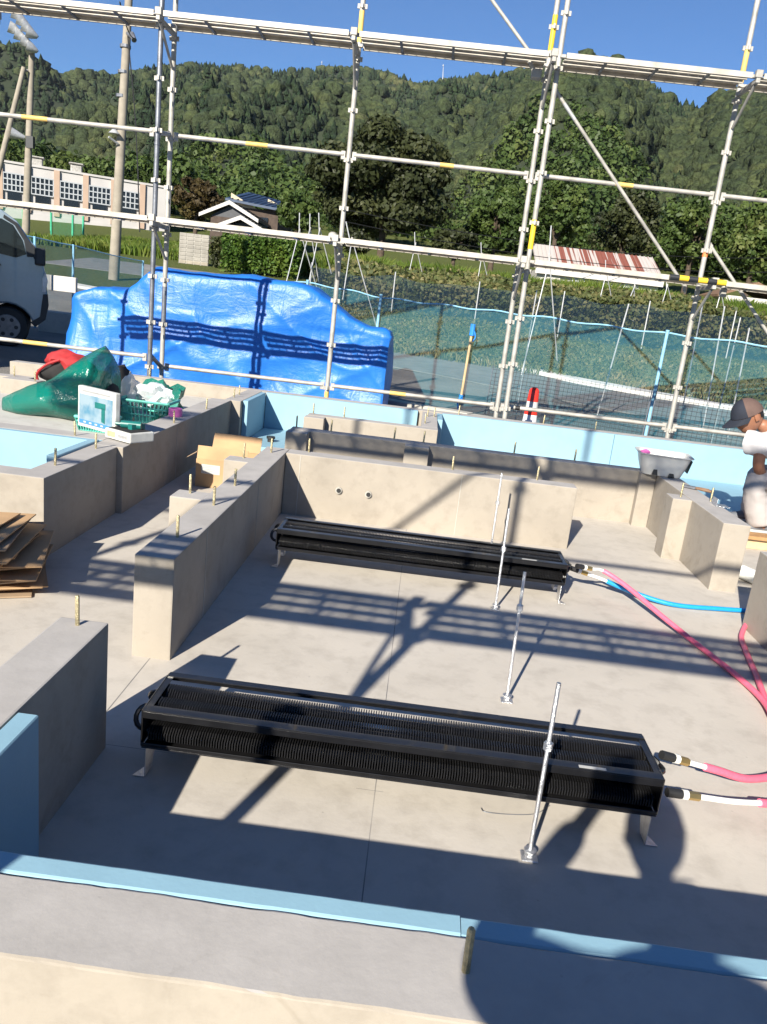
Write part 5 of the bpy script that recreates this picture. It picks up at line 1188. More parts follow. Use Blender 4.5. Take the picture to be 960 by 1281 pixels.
def forest(name, label, trees, tmpl, mat, leaf, aspect=0.75, jitter=0.5):
    """trees: (x, y, z, radius, height scale, variant, tint)"""
    V = []; R = []
    for k, (TP, TN) in enumerate(tmpl):
        T_ = trees[trees[:, 5] == k]
        if not len(T_): continue
        m, n = len(T_), len(TP); a = RNG.random(m)*2*math.pi; ca, sa = np.cos(a)[:, None], np.sin(a)[:, None]
        r = T_[:, 3][:, None]; hs = T_[:, 4][:, None]
        X = (TP[:, 0]*ca-TP[:, 1]*sa)*r+T_[:, 0][:, None]; Y = (TP[:, 0]*sa+TP[:, 1]*ca)*r+T_[:, 1][:, None]; Z = TP[:, 2]*r*hs+T_[:, 2][:, None]
        NX = TN[:, 0]*ca-TN[:, 1]*sa; NY_ = TN[:, 0]*sa+TN[:, 1]*ca; NZ = TN[:, 2]+0*ca
        P = np.stack([X, Y, Z], -1).reshape(-1, 3); Nn = unit(np.stack([NX, NY_, NZ], -1).reshape(-1, 3)+RNG.normal(size=(m*n, 3))*jitter)
        s = (leaf*r*(0.7+0.6*RNG.random((m, n)))).ravel()
        v, f = leaf_quads(P, Nn, s, aspect); V.append(v)
        R.append((np.clip(T_[:, 6][:, None]*0.75+RNG.random((m, n))*0.25, 0, 1)).ravel())
    v = np.concatenate(V); r = np.concatenate(R); f = np.arange(len(v)).reshape(-1, 4)
    o = bpy.data.objects.new(name, np_mesh(name, v, f, mat, r)); C.objects.link(o)
    return tag(o, label, 'forest', kind='stuff')
def scatter(n, u0, u1, a0=-0.62, a1=0.62):
    az = RNG.uniform(a0, a1, n); u = RNG.uniform(u0, u1, n); e, D = ridge_at(az); d = D0+(D-D0)*u
    z = hill_z(az, d); return az, u, d, np.stack([d*np.sin(az), d*np.cos(az), z], -1)
def dome_template(seed, conifer):
    g = np.random.default_rng(seed)
    if conifer:
        n = 6; V = []; F_ = []
        for k, (z, r) in enumerate(((0.0, 0.62), (0.75, 0.30), (0.80, 0.46), (2.1, 0.02))):
            for i in range(n):
                a_ = 2*math.pi*(i+0.5*(k % 2))/n; q = r*g.uniform(0.75, 1.25); V.append((q*math.cos(a_), q*math.sin(a_), z+g.normal()*0.05))
        for k in range(3):
            for i in range(n):
                A_, B_, C_, D_ = k*n+i, k*n+(i+1) % n, (k+1)*n+(i+1) % n, (k+1)*n+i; F_ += [(A_, B_, C_), (A_, C_, D_)]
        return np.array(V), np.array(F_)
    bm = bmesh.new(); bmesh.ops.create_icosphere(bm, subdivisions=2, radius=1)
    V = np.array([v.co[:] for v in bm.verts]); F_ = np.array([[v.index for v in f.verts] for f in bm.faces]); bm.free()
    F_ = F_[V[F_].mean(1)[:, 2] > -0.45]
    V = V*(1+0.34*fbm(V*1.9+seed*2.7, 2)+0.10*g.normal(size=len(V)))[:, None]*np.array([1, 1, 0.95]); V[:, 2] += 0.5
    return V, F_
def dome_forest(name, label, trees, tm, mat):
    V = []; F_ = []; R = []; off = 0
    for k, (TV, TF) in enumerate(tm):
        T_ = trees[trees[:, 5] == k]; m = len(T_); a = RNG.random(m)*2*math.pi; ca, sa = np.cos(a)[:, None], np.sin(a)[:, None]; r = T_[:, 3][:, None]
        X = (TV[:, 0]*ca-TV[:, 1]*sa)*r+T_[:, 0][:, None]; Y = (TV[:, 0]*sa+TV[:, 1]*ca)*r+T_[:, 1][:, None]; Z = TV[:, 2]*r*T_[:, 4][:, None]+T_[:, 2][:, None]
        V.append(np.stack([X, Y, Z], -1).reshape(-1, 3)); n = len(TV)
        F_.append((TF[None]+(np.arange(m)*n)[:, None, None]).reshape(-1, 3)+off); off += m*n
        R.append(np.repeat(T_[:, 6], len(TF)))
    me = np_mesh(name, np.concatenate(V), np.concatenate(F_), mat, np.concatenate(R))
    me.polygons.foreach_set('use_smooth', np.ones(len(me.polygons), bool))
    o = bpy.data.objects.new(name, me); C.objects.link(o); return tag(o, label, 'forest', kind='stuff')
def far_forest():
    tb = [dome_template(100+k, False) for k in range(8)]; tcn = [dome_template(200+k, True) for k in range(5)]
    az, u, d, P = scatter(27000, 0.10, 1.02, -0.56, 0.56); k_ = d > 290; az, u, d, P = az[k_], u[k_], d[k_], P[k_]
    patch = fbm(np.stack([az*9+4, u*3.2, 0*u+1.5], -1), 3)
    ced = ((patch > 0.12-0.26*(az < 0.02)) & (az < 0.28)) & (RNG.random(len(az)) < 0.8)
    tint = np.clip(0.45+0.28*fbm(np.stack([az*26, u*9, 0*u+9], -1), 2)+0.22*RNG.normal(size=len(az)), 0, 1)
    rad = 5.6*(d/1000)**0.5*(0.65+0.7*RNG.random(len(az))**1.4)
    T_ = np.stack([P[:, 0], P[:, 1], P[:, 2]-rad*0.3, rad, RNG.uniform(0.9, 1.3, len(az)), RNG.integers(0, 8, len(az)), tint], 1)
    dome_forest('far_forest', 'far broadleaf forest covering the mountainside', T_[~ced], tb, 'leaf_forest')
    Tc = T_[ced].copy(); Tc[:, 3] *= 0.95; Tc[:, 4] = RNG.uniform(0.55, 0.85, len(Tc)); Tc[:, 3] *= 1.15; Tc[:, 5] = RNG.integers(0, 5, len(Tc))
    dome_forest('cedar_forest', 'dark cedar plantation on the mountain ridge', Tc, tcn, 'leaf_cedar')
far_forest()
def near_forest():
    tb = [crown_template(420, False, 300+k) for k in range(6)]; tm_ = [crown_template(150, False, 400+k) for k in range(6)]
    az, u, d, P = scatter(4600, -0.02, 0.55, -0.54, 0.52); k_ = d < 300; az, u, d, P = az[k_], u[k_], d[k_], P[k_]
    tint = np.clip(0.45+0.25*fbm(np.stack([az*30, u*9, 0*u+5], -1), 2)+0.30*RNG.normal(size=len(az)), 0, 1)
    rad = 3.7*(d/200)**0.35*(0.65+0.7*RNG.random(len(az)))
    T_ = np.stack([P[:, 0], P[:, 1], P[:, 2]-rad*0.2, rad, RNG.uniform(1.0, 1.5, len(az)), RNG.integers(0, 6, len(az)), tint], 1)
    nr = d < 175
    forest('hillside_wood', 'mixed green wood at the foot of the mountain', T_[nr], tb, 'leaf_near', 0.092, 0.75, 0.40)
    forest('hillside_wood', 'mixed green wood halfway up the lower mountain slope', T_[~nr], tm_, 'leaf_near', 0.15, 0.8, 0.38)
near_forest()

# ------------------------------------------------------------------ single trees, hedges, grass
def tree(label, x, y, z0, crown, rx, ry, rz, nl, leaf, mat, trunk=0.3, name='broadleaf_tree', seed=1, tall=0):
    g = np.random.default_rng(seed); t = thing(name, label, 'tree', (x, y, z0))
    cz = z0+crown
    m = MB().tube(bez([(x, y, z0-0.3), (x+0.1*trunk, y, z0+crown*0.4), (x-0.2*trunk, y+0.1, cz-rz*0.2), (x, y, cz+rz*0.3)], 6), 0.3, 9, rs=list(np.linspace(trunk, trunk*0.45, 19)))
    obj('trunk', m, 'bark', t, smooth=True)
    m = MB(); ends = []
    for k in range(9):
        a = g.uniform(0, 2*math.pi); q = np.array([x+rx*0.6*math.cos(a), y+ry*0.6*math.sin(a), cz+rz*g.uniform(-0.5, 0.6)]); s0 = np.array([x, y, cz-rz*g.uniform(0.2, 0.9)])
        m.tube([s0, (s0+q)/2+np.array([0, 0, 0.2*rz]), q], 0.1, 6, rs=[trunk*0.4, trunk*0.25, trunk*0.08])
    obj('limb', m, 'bark', t, smooth=True)['kind'] = 'stuff'
    k = 46; c = unit(g.normal(size=(k, 3)))*(g.random((k, 1))**0.35)*0.80; rr = g.uniform(0.15, 0.30, k)
    i = g.integers(0, k, nl); d = unit(g.normal(size=(nl, 3))+np.array([0, 0, 0.15])); P = c[i]+d*rr[i][:, None]*(0.7+0.4*g.random((nl, 1)))
    P = P*np.array([rx, ry, rz])+np.array([x, y, cz]); ok = P[:, 2] > z0+0.25; P, d, i = P[ok], d[ok], i[ok]
    v, f = leaf_quads(P, unit(d+g.normal(size=d.shape)*0.55), leaf*(0.6+0.8*g.random(len(P))), 0.6)
    tone = g.random(k); r = np.clip(0.6*tone[i]+0.4*g.random(len(P)), 0, 1)
    o = bpy.data.objects.new('crown', np_mesh('crown', v-np.array([x, y, z0]), f, mat, r)); C.objects.link(o); o.parent = t
    return t
def at(px, py, y): return ony(px, py, y)
def px_tree(label, px, ptop, pbot, pw, y, mat, nl, leaf, seed, name='broadleaf_tree'):
    a, b = at(px, ptop, y), at(px, pbot, y); zt, zb = a[2], b[2]; x = (a[0]+b[0])/2; k = np.linalg.norm(at(px+10, ptop, y)-at(px, ptop, y))/10
    g = float(ground_z(x, y)); zb = max(zb, g+0.2)
    return tree(label, x, y, g, (zt+zb)/2-g, pw/2*k, pw/2*k*0.9, (zt-zb)/2*1.04, nl, leaf, mat, 0.09*math.sqrt(max(zt-g, 1)), name, seed)
px_tree('huge dense dark green tree standing behind the scaffold', 485, 150, 305, 225, 52, 'leaf_dark', 26000, 0.17, 3)
px_tree('brownish round tree between the school and the tiled house', 246, 222, 275, 66, 66, 'leaf_brown', 5000, 0.19, 4)
px_tree('bushy green tree beside the tiled house, left of the huge tree', 372, 240, 290, 58, 50, 'leaf_near', 4200, 0.17, 5)
px_tree('bright green tree just right of the huge tree', 622, 225, 320, 90, 58, 'leaf_near', 6500, 0.18, 6)
px_tree('green tree behind the left end of the rusty shed roof', 700, 215, 315, 95, 72, 'leaf_near', 6500, 0.20, 7)
px_tree('dark green tree behind the middle of the rusty shed roof', 785, 235, 330, 100, 76, 'leaf_dark', 6000, 0.20, 8)
px_tree('broad green tree right of the rusty shed', 870, 240, 345, 110, 70, 'leaf_near', 7000, 0.20, 9)
px_tree('tall green tree above the brown-roofed shed', 948, 250, 350, 90, 66, 'leaf_near', 6000, 0.20, 10)
px_tree('small shrub under the huge tree', 440, 285, 318, 60, 48, 'leaf_dark', 2400, 0.15, 12)
px_tree('low dark shrub between the huge tree and the bright tree', 570, 285, 325, 70, 50, 'leaf_dark', 2600, 0.15, 13)
def hedge(name, label, cat, pts, depth, h, n, leaf, mat, up=0.4, kind=None, group=None, blade=False, aspect=0.6):
    """leafy strip following ground points (x, y); z from the ground"""
    pts = np.array(pts, float); u = RNG.random(n)*(len(pts)-1); i = u.astype(int); f_ = (u-i)[:, None]
    B = pts[i]*(1-f_)+pts[np.minimum(i+1, len(pts)-1)]*f_
    w = RNG.random(n); x, y = B[:, 0]+RNG.normal(size=n)*0.05, B[:, 1]+w*depth
    g = ground_z(x, y); top = h*(1+0.16*fbm(np.stack([x*0.9, y*0.5, 0*x+2], -1), 3))
    z = g+top*RNG.random(n)**0.6
    if blade:
        z = g+top*0.0; L = top*(0.6+0.5*RNG.random(n)); lean = RNG.normal(size=(n, 2))*0.28
        s = np.stack([RNG.normal(size=n), RNG.normal(size=n), 0*x], -1); s = unit(s)*leaf
        P0 = np.stack([x, y, z], -1); P1 = P0+np.stack([lean[:, 0]*L, lean[:, 1]*L, L], -1); Pm = P0+np.stack([lean[:, 0]*L*0.3, lean[:, 1]*L*0.3, L*0.55], -1)
        v = np.stack([P0-s, P0+s*0.6, P1, Pm-s], 1).reshape(-1, 3); f = np.arange(n*4).reshape(n, 4)
    else:
        P = np.stack([x, y, z], -1); Nn = unit(RNG.normal(size=(n, 3))+np.array([0, -0.5, up]))
        v, f = leaf_quads(P, Nn, leaf*(0.6+0.8*RNG.random(n)), aspect)
    r = np.clip(0.5+0.5*fbm(np.stack([x*1.2, y*1.2, z], -1), 2)+0.22*RNG.normal(size=n), 0, 1)
    loc = np.array([pts[:, 0].mean(), pts[:, 1].mean(), float(ground_z(pts[:, 0].mean(), pts[:, 1].mean()))])
    o = bpy.data.objects.new(name, np_mesh(name, v-loc, f, mat, r)); C.objects.link(o); o.location = loc
    return tag(o, label, cat, group, kind)
# clipped hedge by the block wall
hx0, hx1 = at(275, 320, 38)[0], at(372, 330, 38)[0]
hedge('clipped_hedge', 'bright green clipped hedge beside the concrete block wall', 'hedge', [(hx0, 38), (hx1, 38)], 1.6, 1.75, 9000, 0.085, 'leaf_hedge')
hedge('clipped_hedge', 'dark small hedge between block wall and bright hedge', 'hedge', [(at(262, 320, 39.5)[0], 39.5), (hx0+0.1, 39.5)], 0.9, 1.7, 2200, 0.085, 'leaf_dark')
# tall bright grass terrace right across
gx0, gx1 = at(372, 320, 40)[0], at(1010, 390, 40)[0]
hedge('tall_grass', 'strip of tall bright green grass on the terrace', 'grass', [(gx0, 40.5), (gx1, 40.5)], 2.6, 1.15, 30000, 0.024, 'leaf_grass', kind='stuff', blade=True)
# vines on the field net
vx0, vx1 = at(395, 340, 29)[0], at(1010, 410, 29)[0]
hedge('vine_cover', 'tangle of vines and weeds behind the field net', 'vines', [(vx0, 30), (vx1, 30)], 8.0, 1.25, 24000, 0.10, 'leaf_vine', kind='stuff')
hedge('net_vines', 'dense vine leaves growing over the field net', 'vines', [(vx0, 28.1), (vx1, 28.1)], 0.9, 1.35, 15000, 0.085, 'leaf_vine', kind='stuff')
# rough grass between road kerb and field net
hedge('rough_grass', 'rough dry grass and weeds between the kerb and the field net', 'grass', [(-4, 21.5), (4, 19.3), (16, 16.2)], 7.0, 0.30, 40000, 0.009, 'leaf_wild', kind='stuff', blade=True)
hedge('weed_leaves', 'green weeds scattered through the rough grass', 'weeds', [(-4, 21.5), (4, 19.3), (16, 16.2)], 7.5, 0.42, 26000, 0.045, 'leaf_vine', kind='stuff')
# meadow on the left
hedge('meadow_grass', 'green meadow in front of the school', 'grass', [(at(20, 300, 42)[0], 42), (at(225, 320, 42)[0], 42)], 16, 0.5, 16000, 0.05, 'leaf_grass', kind='stuff', blade=True)
hedge('verge_grass', 'grassy verge behind the tarp', 'grass', [(at(150, 330, 24)[0], 24), (at(375, 350, 24)[0], 24)], 7, 0.45, 14000, 0.03, 'leaf_grass', kind='stuff', blade=True)
# road and kerb seen through the net
def strip(name, pts, w, z, th, mat):
    m = MB(); P = [np.array(p, float) for p in pts]
    for a, b in zip(P, P[1:]):
        pass
    V = []; 
    for k, p in enumerate(P):
        d = unit(P[min(k+1, len(P)-1)]-P[max(k-1, 0)]); n = np.array([-d[1], d[0]])
        for q in (p, p+n*w):
            g = float(ground_z(q[0], q[1])); V += [(q[0], q[1], g+z), (q[0], q[1], g+z+th)]
    for k in range(len(P)-1):
        a = 4*k; b = a+4
        m.f += [(a+1, b+1, b+3, a+3), (a, b, b+1, a+1), (a+3, b+3, b+2, a+2)]
    m.f += [(0, 1, 3, 2), (len(V)-4, len(V)-2, len(V)-1, len(V)-3)]
    m.v = V; return m
kerb = [(-14, 27.0), (-4, 23.6), (0.2, 22.0), (3.6, 19.0), (6.4, 17.6), (8.6, 16.6), (14, 14.2)]
tag(obj('road', strip('road', [(x, y-4.2) for x, y in kerb], 4.1, 0.004, 0.02, 'asphalt'), 'asphalt'), kind='structure')
tag(obj('kerb', strip('kerb', kerb, 0.45, -0.1, 0.22, 'kerb_white'), 'kerb_white'), kind='structure')
tag(obj('side_road', strip('side_road', [(at(60, 330, 34)[0], 33.0), (at(300, 335, 34)[0], 32.2)], 4.5, 0.004, 0.02, 'asphalt'), 'asphalt'), kind='structure')
# field net on posts
t = thing('field_net', 'dark blue field net on thin posts overgrown with vines', 'net', ((vx0+vx1)/2, 28, 1))
for k in range(6):
    a, b = vx0+(vx1-vx0)*k/6, vx0+(vx1-vx0)*(k+1)/6; nx = 10; X, V = np.meshgrid(np.linspace(a, b, nx), np.linspace(0, 1, 5))
    g = ground_z(X, 28.0+0*X); Z = g+V*(1.46-0.10*np.sin((X-a)/(b-a)*math.pi)+0.04*np.sin(X*3)); Y = 28.0+0.06*np.sin(X*2.1)
    v = np.stack([X, Y, Z], -1).reshape(-1, 3)-root_loc(t); f = np.array([(j*nx+i, j*nx+i+1, (j+1)*nx+i+1, (j+1)*nx+i) for j in range(4) for i in range(nx-1)])
    o = bpy.data.objects.new('net_panel', np_mesh('net_panel', v, f, 'net_dark')); C.objects.link(o); o.parent = t
    obj('post', MB().tube([(a, 27.97, float(ground_z(a, 28))), (a, 27.97, float(ground_z(a, 28))+1.6)], 0.022, 8), 'pale_metal', t, smooth=True)
# braced net posts standing in the field
def braced(label, top, feet, y, r=0.028):
    a = at(*top, y); b = at(*feet[0], y-0.3); c = at(*feet[1], y+0.3)
    gzz = lambda p: np.array([p[0], p[1], min(p[2], float(ground_z(p[0], p[1])))])
    b, c = at(*feet[0], y-0.3), at(*feet[1], y+0.3); mid = (b+c)/2; hub = a*0.55+mid*0.45
    def down(p0, p1):                       # run the leg on to the ground
        d = p1-p0; 
        for k in range(60):
            p = p0+d*(1+k*0.05)
            if p[2] <= float(ground_z(p[0], p[1])): return p
        return p
    g0 = float(ground_z(mid[0], y)); t = thing('braced_post', label, 'post', (mid[0], y, g0), 'braced steel posts in the field')
    obj('mast', MB().tube([a, hub], r, 8), 'pale_metal', t, smooth=True)
    obj('leg', MB().tube([hub+np.array([0, -0.03, 0.2]), down(hub, b)], r*0.9, 8), 'pale_metal', t, smooth=True)
    obj('leg', MB().tube([hub+np.array([0, 0.03, 0.2]), down(hub, c)], r*0.9, 8), 'pale_metal', t, smooth=True)
    obj('clamp', MB().tube([hub+np.array([0, 0, 0.1]), hub+np.array([0, 0, 0.25])], r*1.8, 8), 'galvanised', t)
for k, (tp, ft, y, lab) in enumerate((((375, 266), ((363, 338), (384, 325)), 27, 'braced steel post above the tarp, outermost of three by the hedge'), ((388, 267), ((380, 322), (394, 330)), 27.5, 'braced steel post above the tarp, middle of three by the hedge'), ((399, 266), ((392, 330), (409, 327)), 28, 'braced steel post above the tarp, next to the scaffold pole'), ((433, 277), ((437, 325), (458, 368)), 22, 'braced steel post with wide legs right of the scaffold pole over the tarp'),
        ((519, 290), ((514, 334), (526, 336)), 36, 'thin braced post before the grass strip under the huge tree'), ((602, 303), ((598, 350), (609, 348)), 36, 'thin braced post before the bright tree'), ((690, 282), ((671, 395), (692, 397)), 20, 'tall braced steel post left of the rusty shed roof'), ((758, 325), ((752, 370), (764, 372)), 34, 'thin braced post below the rusty shed roof'),
        ((796, 345), ((787, 378), (792, 400)), 30, 'thin braced post right of the rusty shed roof'), ((834, 345), ((828, 383), (841, 385)), 34, 'thin braced post under the yellow guard'), ((902, 350), ((895, 392), (906, 392)), 34, 'thin braced post right of the guarded pole'))):
    braced(lab, tp, ft, y, 0.019 if y > 25 else 0.016)
for k, (a, b, y, lab) in enumerate((((787, 380), (770, 440), 13.2, 'thin bare steel stake behind the net, below the rusty roof'), ((907, 383), (896, 445), 13.2, 'thin bare steel stake behind the net, right of the guarded pole'), ((938, 410), (930, 450), 13.0, 'short bare steel stake behind the net near the working man'), ((880, 378), (868, 440), 14, 'thin bare steel stake close to the guarded pole'))):
    p = at(*a, y); q = at(*b, y); d = (q-p)/(p[2]-q[2]); e = p+d*(p[2]-float(ground_z(q[0], y)))
    single('steel_stake', MB().tube([e, p], 0.012, 7), 'pale_metal', lab, 'stake', tuple(e), 'bare steel stakes', smooth=True)

# ------------------------------------------------------------------ buildings
def school():
    Y0 = 74.0; A, B = at(-60, 193, 70), at(214, 243, 78)      # roof line ends
    ex = unit(np.array([B[0]-A[0], B[1]-A[1], 0])); nn = np.array([-ex[1], ex[0], 0]); zt = (A[2]+B[2])/2
    t = thing('school_hall', 'long pale school hall with peach pilasters and dark gridded windows', 'building', (A[0], A[1], 4))
    L = np.linalg.norm((B-A)[:2]); O = np.array([A[0], A[1], 0.0])
    def loc(px, py):                     # pixel -> (along, z) on the facade
        d = ray(px, py); s = (nn@(O-np.array([0, 0, 0])))/(nn@d); p = d*s+np.array([0, 0, EYE]); return ex@(p-O), p[2]
    gz0 = 3.0; zb = loc(150, 282)[1]
    def box(a0, a1, z0, z1, d0, d1):
        return MB().obox(O+ex*(a0+a1)/2+nn*(d0+d1)/2+np.array([0, 0, (z0+z1)/2]), ex*(a1-a0)/2, nn*(d1-d0)/2, np.array([0, 0, (z1-z0)/2]))
    ztop = loc(100, 218)[1]; wt = loc(92, 229)[1]; wb = loc(92, 250)[1]; w2 = loc(170, 275)[1]
    obj('wall', box(0, L, zb, ztop, 0, 14), 'school_wall', t)
    obj('cornice', box(-0.1, L+0.1, ztop+0.003, ztop+0.18, -0.12, 14.1), 'school_wall', t)
    obj('lower_wall', box(-0.05, L+0.05, gz0, zb-0.003, -0.05, 14.05), 'school_wall', t)
    pil = [loc(p, 250)[0] for p in (0, 35, 71, 107, 142, 178)]
    for a in pil: obj('pilaster', box(a-0.24, a+0.24, zb, ztop-0.004, -0.20, -0.003), 'school_pilaster', t)
    for a, b in zip(pil, pil[1:]):
        w = obj('window', box(a+0.28, b-0.28, wb, wt, -0.10, -0.02), 'dark_glass', t)
        for k in range(6):
            x = a+0.28+(b-a-0.56)*k/5; obj('mullion', box(x-0.05, x+0.05, wb, wt, -0.17, -0.102), 'window_frame', w)
        for k in range(4):
            z = wb+(wt-wb)*k/3; obj('transom', box(a+0.28, b-0.28, z-0.05, z+0.05, -0.185, -0.172), 'window_frame', w)
        obj('lower_window', box(a+0.6, b-0.6, w2-0.1, w2+1.0, -0.14, -0.055), 'dark_glass', t)
    for px, py in ((46, 206), (96, 219)):
        a, z = loc(px, py); v = obj('roof_vent', box(a-0.5, a+0.5, ztop+0.183, ztop+0.9, 1.0, 2.0), 'galvanised', t, bevel=0.1)
        obj('vent_cap', box(a-0.65, a+0.65, ztop+0.903, ztop+1.05, 0.85, 2.15), 'galvanised', v, bevel=0.1)
school()
def gable(t, x0, x1, y0, y1, ze, zr, ov, mat, axis='y', th=0.18, name='roof', trim=None):
    """gabled roof, ridge along y (or x)"""
    if axis == 'y':
        c = (x0+x1)/2
        m = MB().prism([(x0-ov, 0, ze), (c, 0, zr), (x1+ov, 0, ze), (x1+ov, 0, ze-th), (c, 0, zr-th), (x0-ov, 0, ze-th)], (0, y0-ov, 0), (0, y1-y0+2*ov, 0))
    else:
        c = (y0+y1)/2
        m = MB().prism([(0, y0-ov, ze), (0, c, zr), (0, y1+ov, ze), (0, y1+ov, ze-th), (0, c, zr-th), (0, y0-ov, ze-th)], (x0-ov, 0, 0), (x1-x0+2*ov, 0, 0))
    r = obj(name, m, mat, t)
    if trim and axis == 'y':
        c = (x0+x1)/2
        obj('barge_board', MB().prism([(x0-ov, 0, ze-0.02), (c, 0, zr-0.02), (x1+ov, 0, ze-0.02), (x1+ov, 0, ze-0.28), (c, 0, zr-0.31), (x0-ov, 0, ze-0.28)], (0, y0-ov-0.06, 0), (0, 0.055, 0)), trim, r)
    n = 7
    for k in range(1, n):
        if axis == 'y':
            f = k/n
            for sgn in (-1, 1):
                xx = (x0+x1)/2+sgn*((x1-x0)/2+ov)*f; zz = zr+(ze-zr)*f
                obj('tile_course', MB().box(xx-0.05, xx+0.05, y0-ov+0.02, y1+ov-0.02, zz+0.003, zz+0.05), mat, r)
    return r
def house():
    Y0 = 60.0; q = lambda px, py, y=Y0: at(px, py, y)
    g = float(ground_z(-14, 60)); t = thing('tiled_house', 'dark tiled house with white gables and a blue-roofed upper storey', 'house', (q(305, 290)[0], Y0, g))
    x0, x1 = q(284, 281)[0], q(330, 286)[0]; zr = q(308, 272)[2]; ze = q(282, 283)[2]
    obj('porch_wall', MB().box(x0+0.3, x1-0.3, Y0-1.0, Y0+4, g, ze-0.1), 'wood_wall', t)
    obj('porch_gable', MB().prism([(x0+0.3, 0, ze-0.1), (x1-0.3, 0, ze-0.1), ((x0+x1)/2, 0, zr-0.3)], (0, Y0-0.9, 0), (0, 4.5, 0)), 'tile_dark', t)
    gable(t, x0, x1, Y0-1.2, Y0+4.0, ze, zr, 0.35, 'tile_dark', trim='plaster_white', name='porch_roof')
    x0, x1 = q(262, 270, 63)[0], q(322, 276, 63)[0]; zr = q(300, 254, 63)[2]; ze = q(272, 270, 63)[2]
    obj('main_wall', MB().box(x0+0.4, x1-0.4, 62, 68, g, ze-0.1), 'wood_wall', t)
    obj('main_gable', MB().prism([(x0+0.4, 0, ze-0.1), (x1-0.4, 0, ze-0.1), ((x0+x1)/2, 0, zr-0.25)], (0, 62, 0), (0, 6, 0)), 'tile_dark', t)
    gable(t, x0, x1, 62, 68, ze, zr, 0.4, 'tile_dark', trim='plaster_white', name='main_roof')
    # upper storey with single-pitch blue roof facing the sun
    x0, x1 = q(289, 250, 66)[0], q(349, 260, 66)[0]; zt, zl = q(291, 243, 68)[2], q(349, 262, 66)[2]; zm = q(318, 262, 66)[2]
    obj('upper_wall', MB().box(x0, x1, 66, 72, g, zl-0.15), 'wood_wall', t)
    obj('side_wall', MB().prism([(x0, 0, zl-0.148), (x0+(x1-x0)*0.55, 0, zl-0.148), (x0, 0, zt-0.1)], (0, 65.98, 0), (0, 0.05, 0)), 'plaster_cream', t)
    m = MB().add([(x0-0.3, 65.4, zt-0.6), (x1+0.4, 65.4, zl), (x1+0.4, 73, zl+1.2), (x0-0.3, 73, zt+0.9), (x0-0.3, 65.4, zt-0.78), (x1+0.4, 65.4, zl-0.18), (x1+0.4, 73, zl+1.0), (x0-0.3, 73, zt+0.7)], [(0, 1, 2, 3), (7, 6, 5, 4), (0, 4, 5, 1), (1, 5, 6, 2), (2, 6, 7, 3), (3, 7, 4, 0)])
    r = obj('blue_roof', m, 'roof_blue', t)
    for k in range(1, 10):
        f = k/10; a = np.array([x0-0.3, 65.4, zt-0.6])*(1-f)+np.array([x1+0.4, 65.4, zl])*f; b = np.array([x0-0.3, 73, zt+0.9])*(1-f)+np.array([x1+0.4, 73, zl+1.2])*f
        obj('roof_seam', MB().tube([a+np.array([0, 0, 0.03]), b+np.array([0, 0, 0.03])], 0.04, 5), 'roof_blue', r)
    x2, x3 = q(335, 255, 70)[0], q(358, 260, 70)[0]; z2, z3 = q(336, 247, 70)[2], q(357, 259, 70)[2]
    obj('rear_wing', MB().prism([(x2, 0, g), (x3, 0, g), (x3, 0, z3-0.1), (x2, 0, z2-0.1)], (0, 70.0, 0), (0, 5, 0)), 'plaster_cream', t)
    obj('rear_roof', MB().prism([(x2-0.3, 0, z2+0.05), (x3+0.4, 0, z3-0.15), (x3+0.4, 0, z3+0.05), (x2-0.3, 0, z2+0.25)], (0, 73.5, 0), (0, 3, 0)), 'tile_dark', t)
    w = q(330, 285, 65.9); obj('window', MB().box(w[0]-0.5, w[0]+0.3, 65.90, 65.97, w[2]-0.4, w[2]+0.8), 'dark_glass', t)
house()
def shed(label, pa, pb, hgt, y, dep, roofmat, wallmat):
    a, b = at(*pa, y), at(*pb, y); g = float(ground_z((a[0]+b[0])/2, y)); ze = (a[2]+b[2])/2; zr = ze+hgt
    ex = unit(np.array([b[0]-a[0], 0, 0])); t = thing('shed', label, 'shed', ((a[0]+b[0])/2, y, g))
    obj('wall', MB().box(a[0]+0.2, b[0]-0.2, y+0.3, y+dep-0.3, g-0.5, ze-0.12), wallmat, t)
    m = MB().add([(a[0], y, a[2]), (b[0], y, b[2]), (b[0], y+dep, b[2]+hgt), (a[0], y+dep, a[2]+hgt)]+[(a[0], y, a[2]-0.08), (b[0], y, b[2]-0.08), (b[0], y+dep, b[2]+hgt-0.08), (a[0], y+dep, a[2]+hgt-0.08)], [(0, 1, 2, 3), (7, 6, 5, 4), (0, 4, 5, 1), (1, 5, 6, 2), (2, 6, 7, 3), (3, 7, 4, 0)])
    r = obj('roof', m, roofmat, t)
    n = int((b[0]-a[0])/0.28)
    for k in range(n+1):
        f = k/n; p = a*(1-f)+b*f+np.array([0, 0, 0.03]); p[1] = y; q = p+np.array([0, dep, hgt]); obj('roof_rib', MB().tube([p, q], 0.035, 4), roofmat, r)
    obj('eave_board', MB().box(a[0], b[0], y-0.08, y-0.003, min(a[2], b[2])-0.42, min(a[2], b[2])-0.02), 'plaster_white', t)
    for k in range(4):
        x = a[0]+(b[0]-a[0])*(0.1+0.2*k); obj('bay_panel', MB().box(x, x+0.9, y+0.20, y+0.297, ze-1.6, ze-0.3), ('plaster_white', 'window_frame')[k % 2], t)
    return t
shed('low shed with a rust-streaked pale corrugated roof above the grass strip', (671, 332), (831, 351), 1.75, 55.0, 4.2, 'rusty_sheet', 'plaster_white')
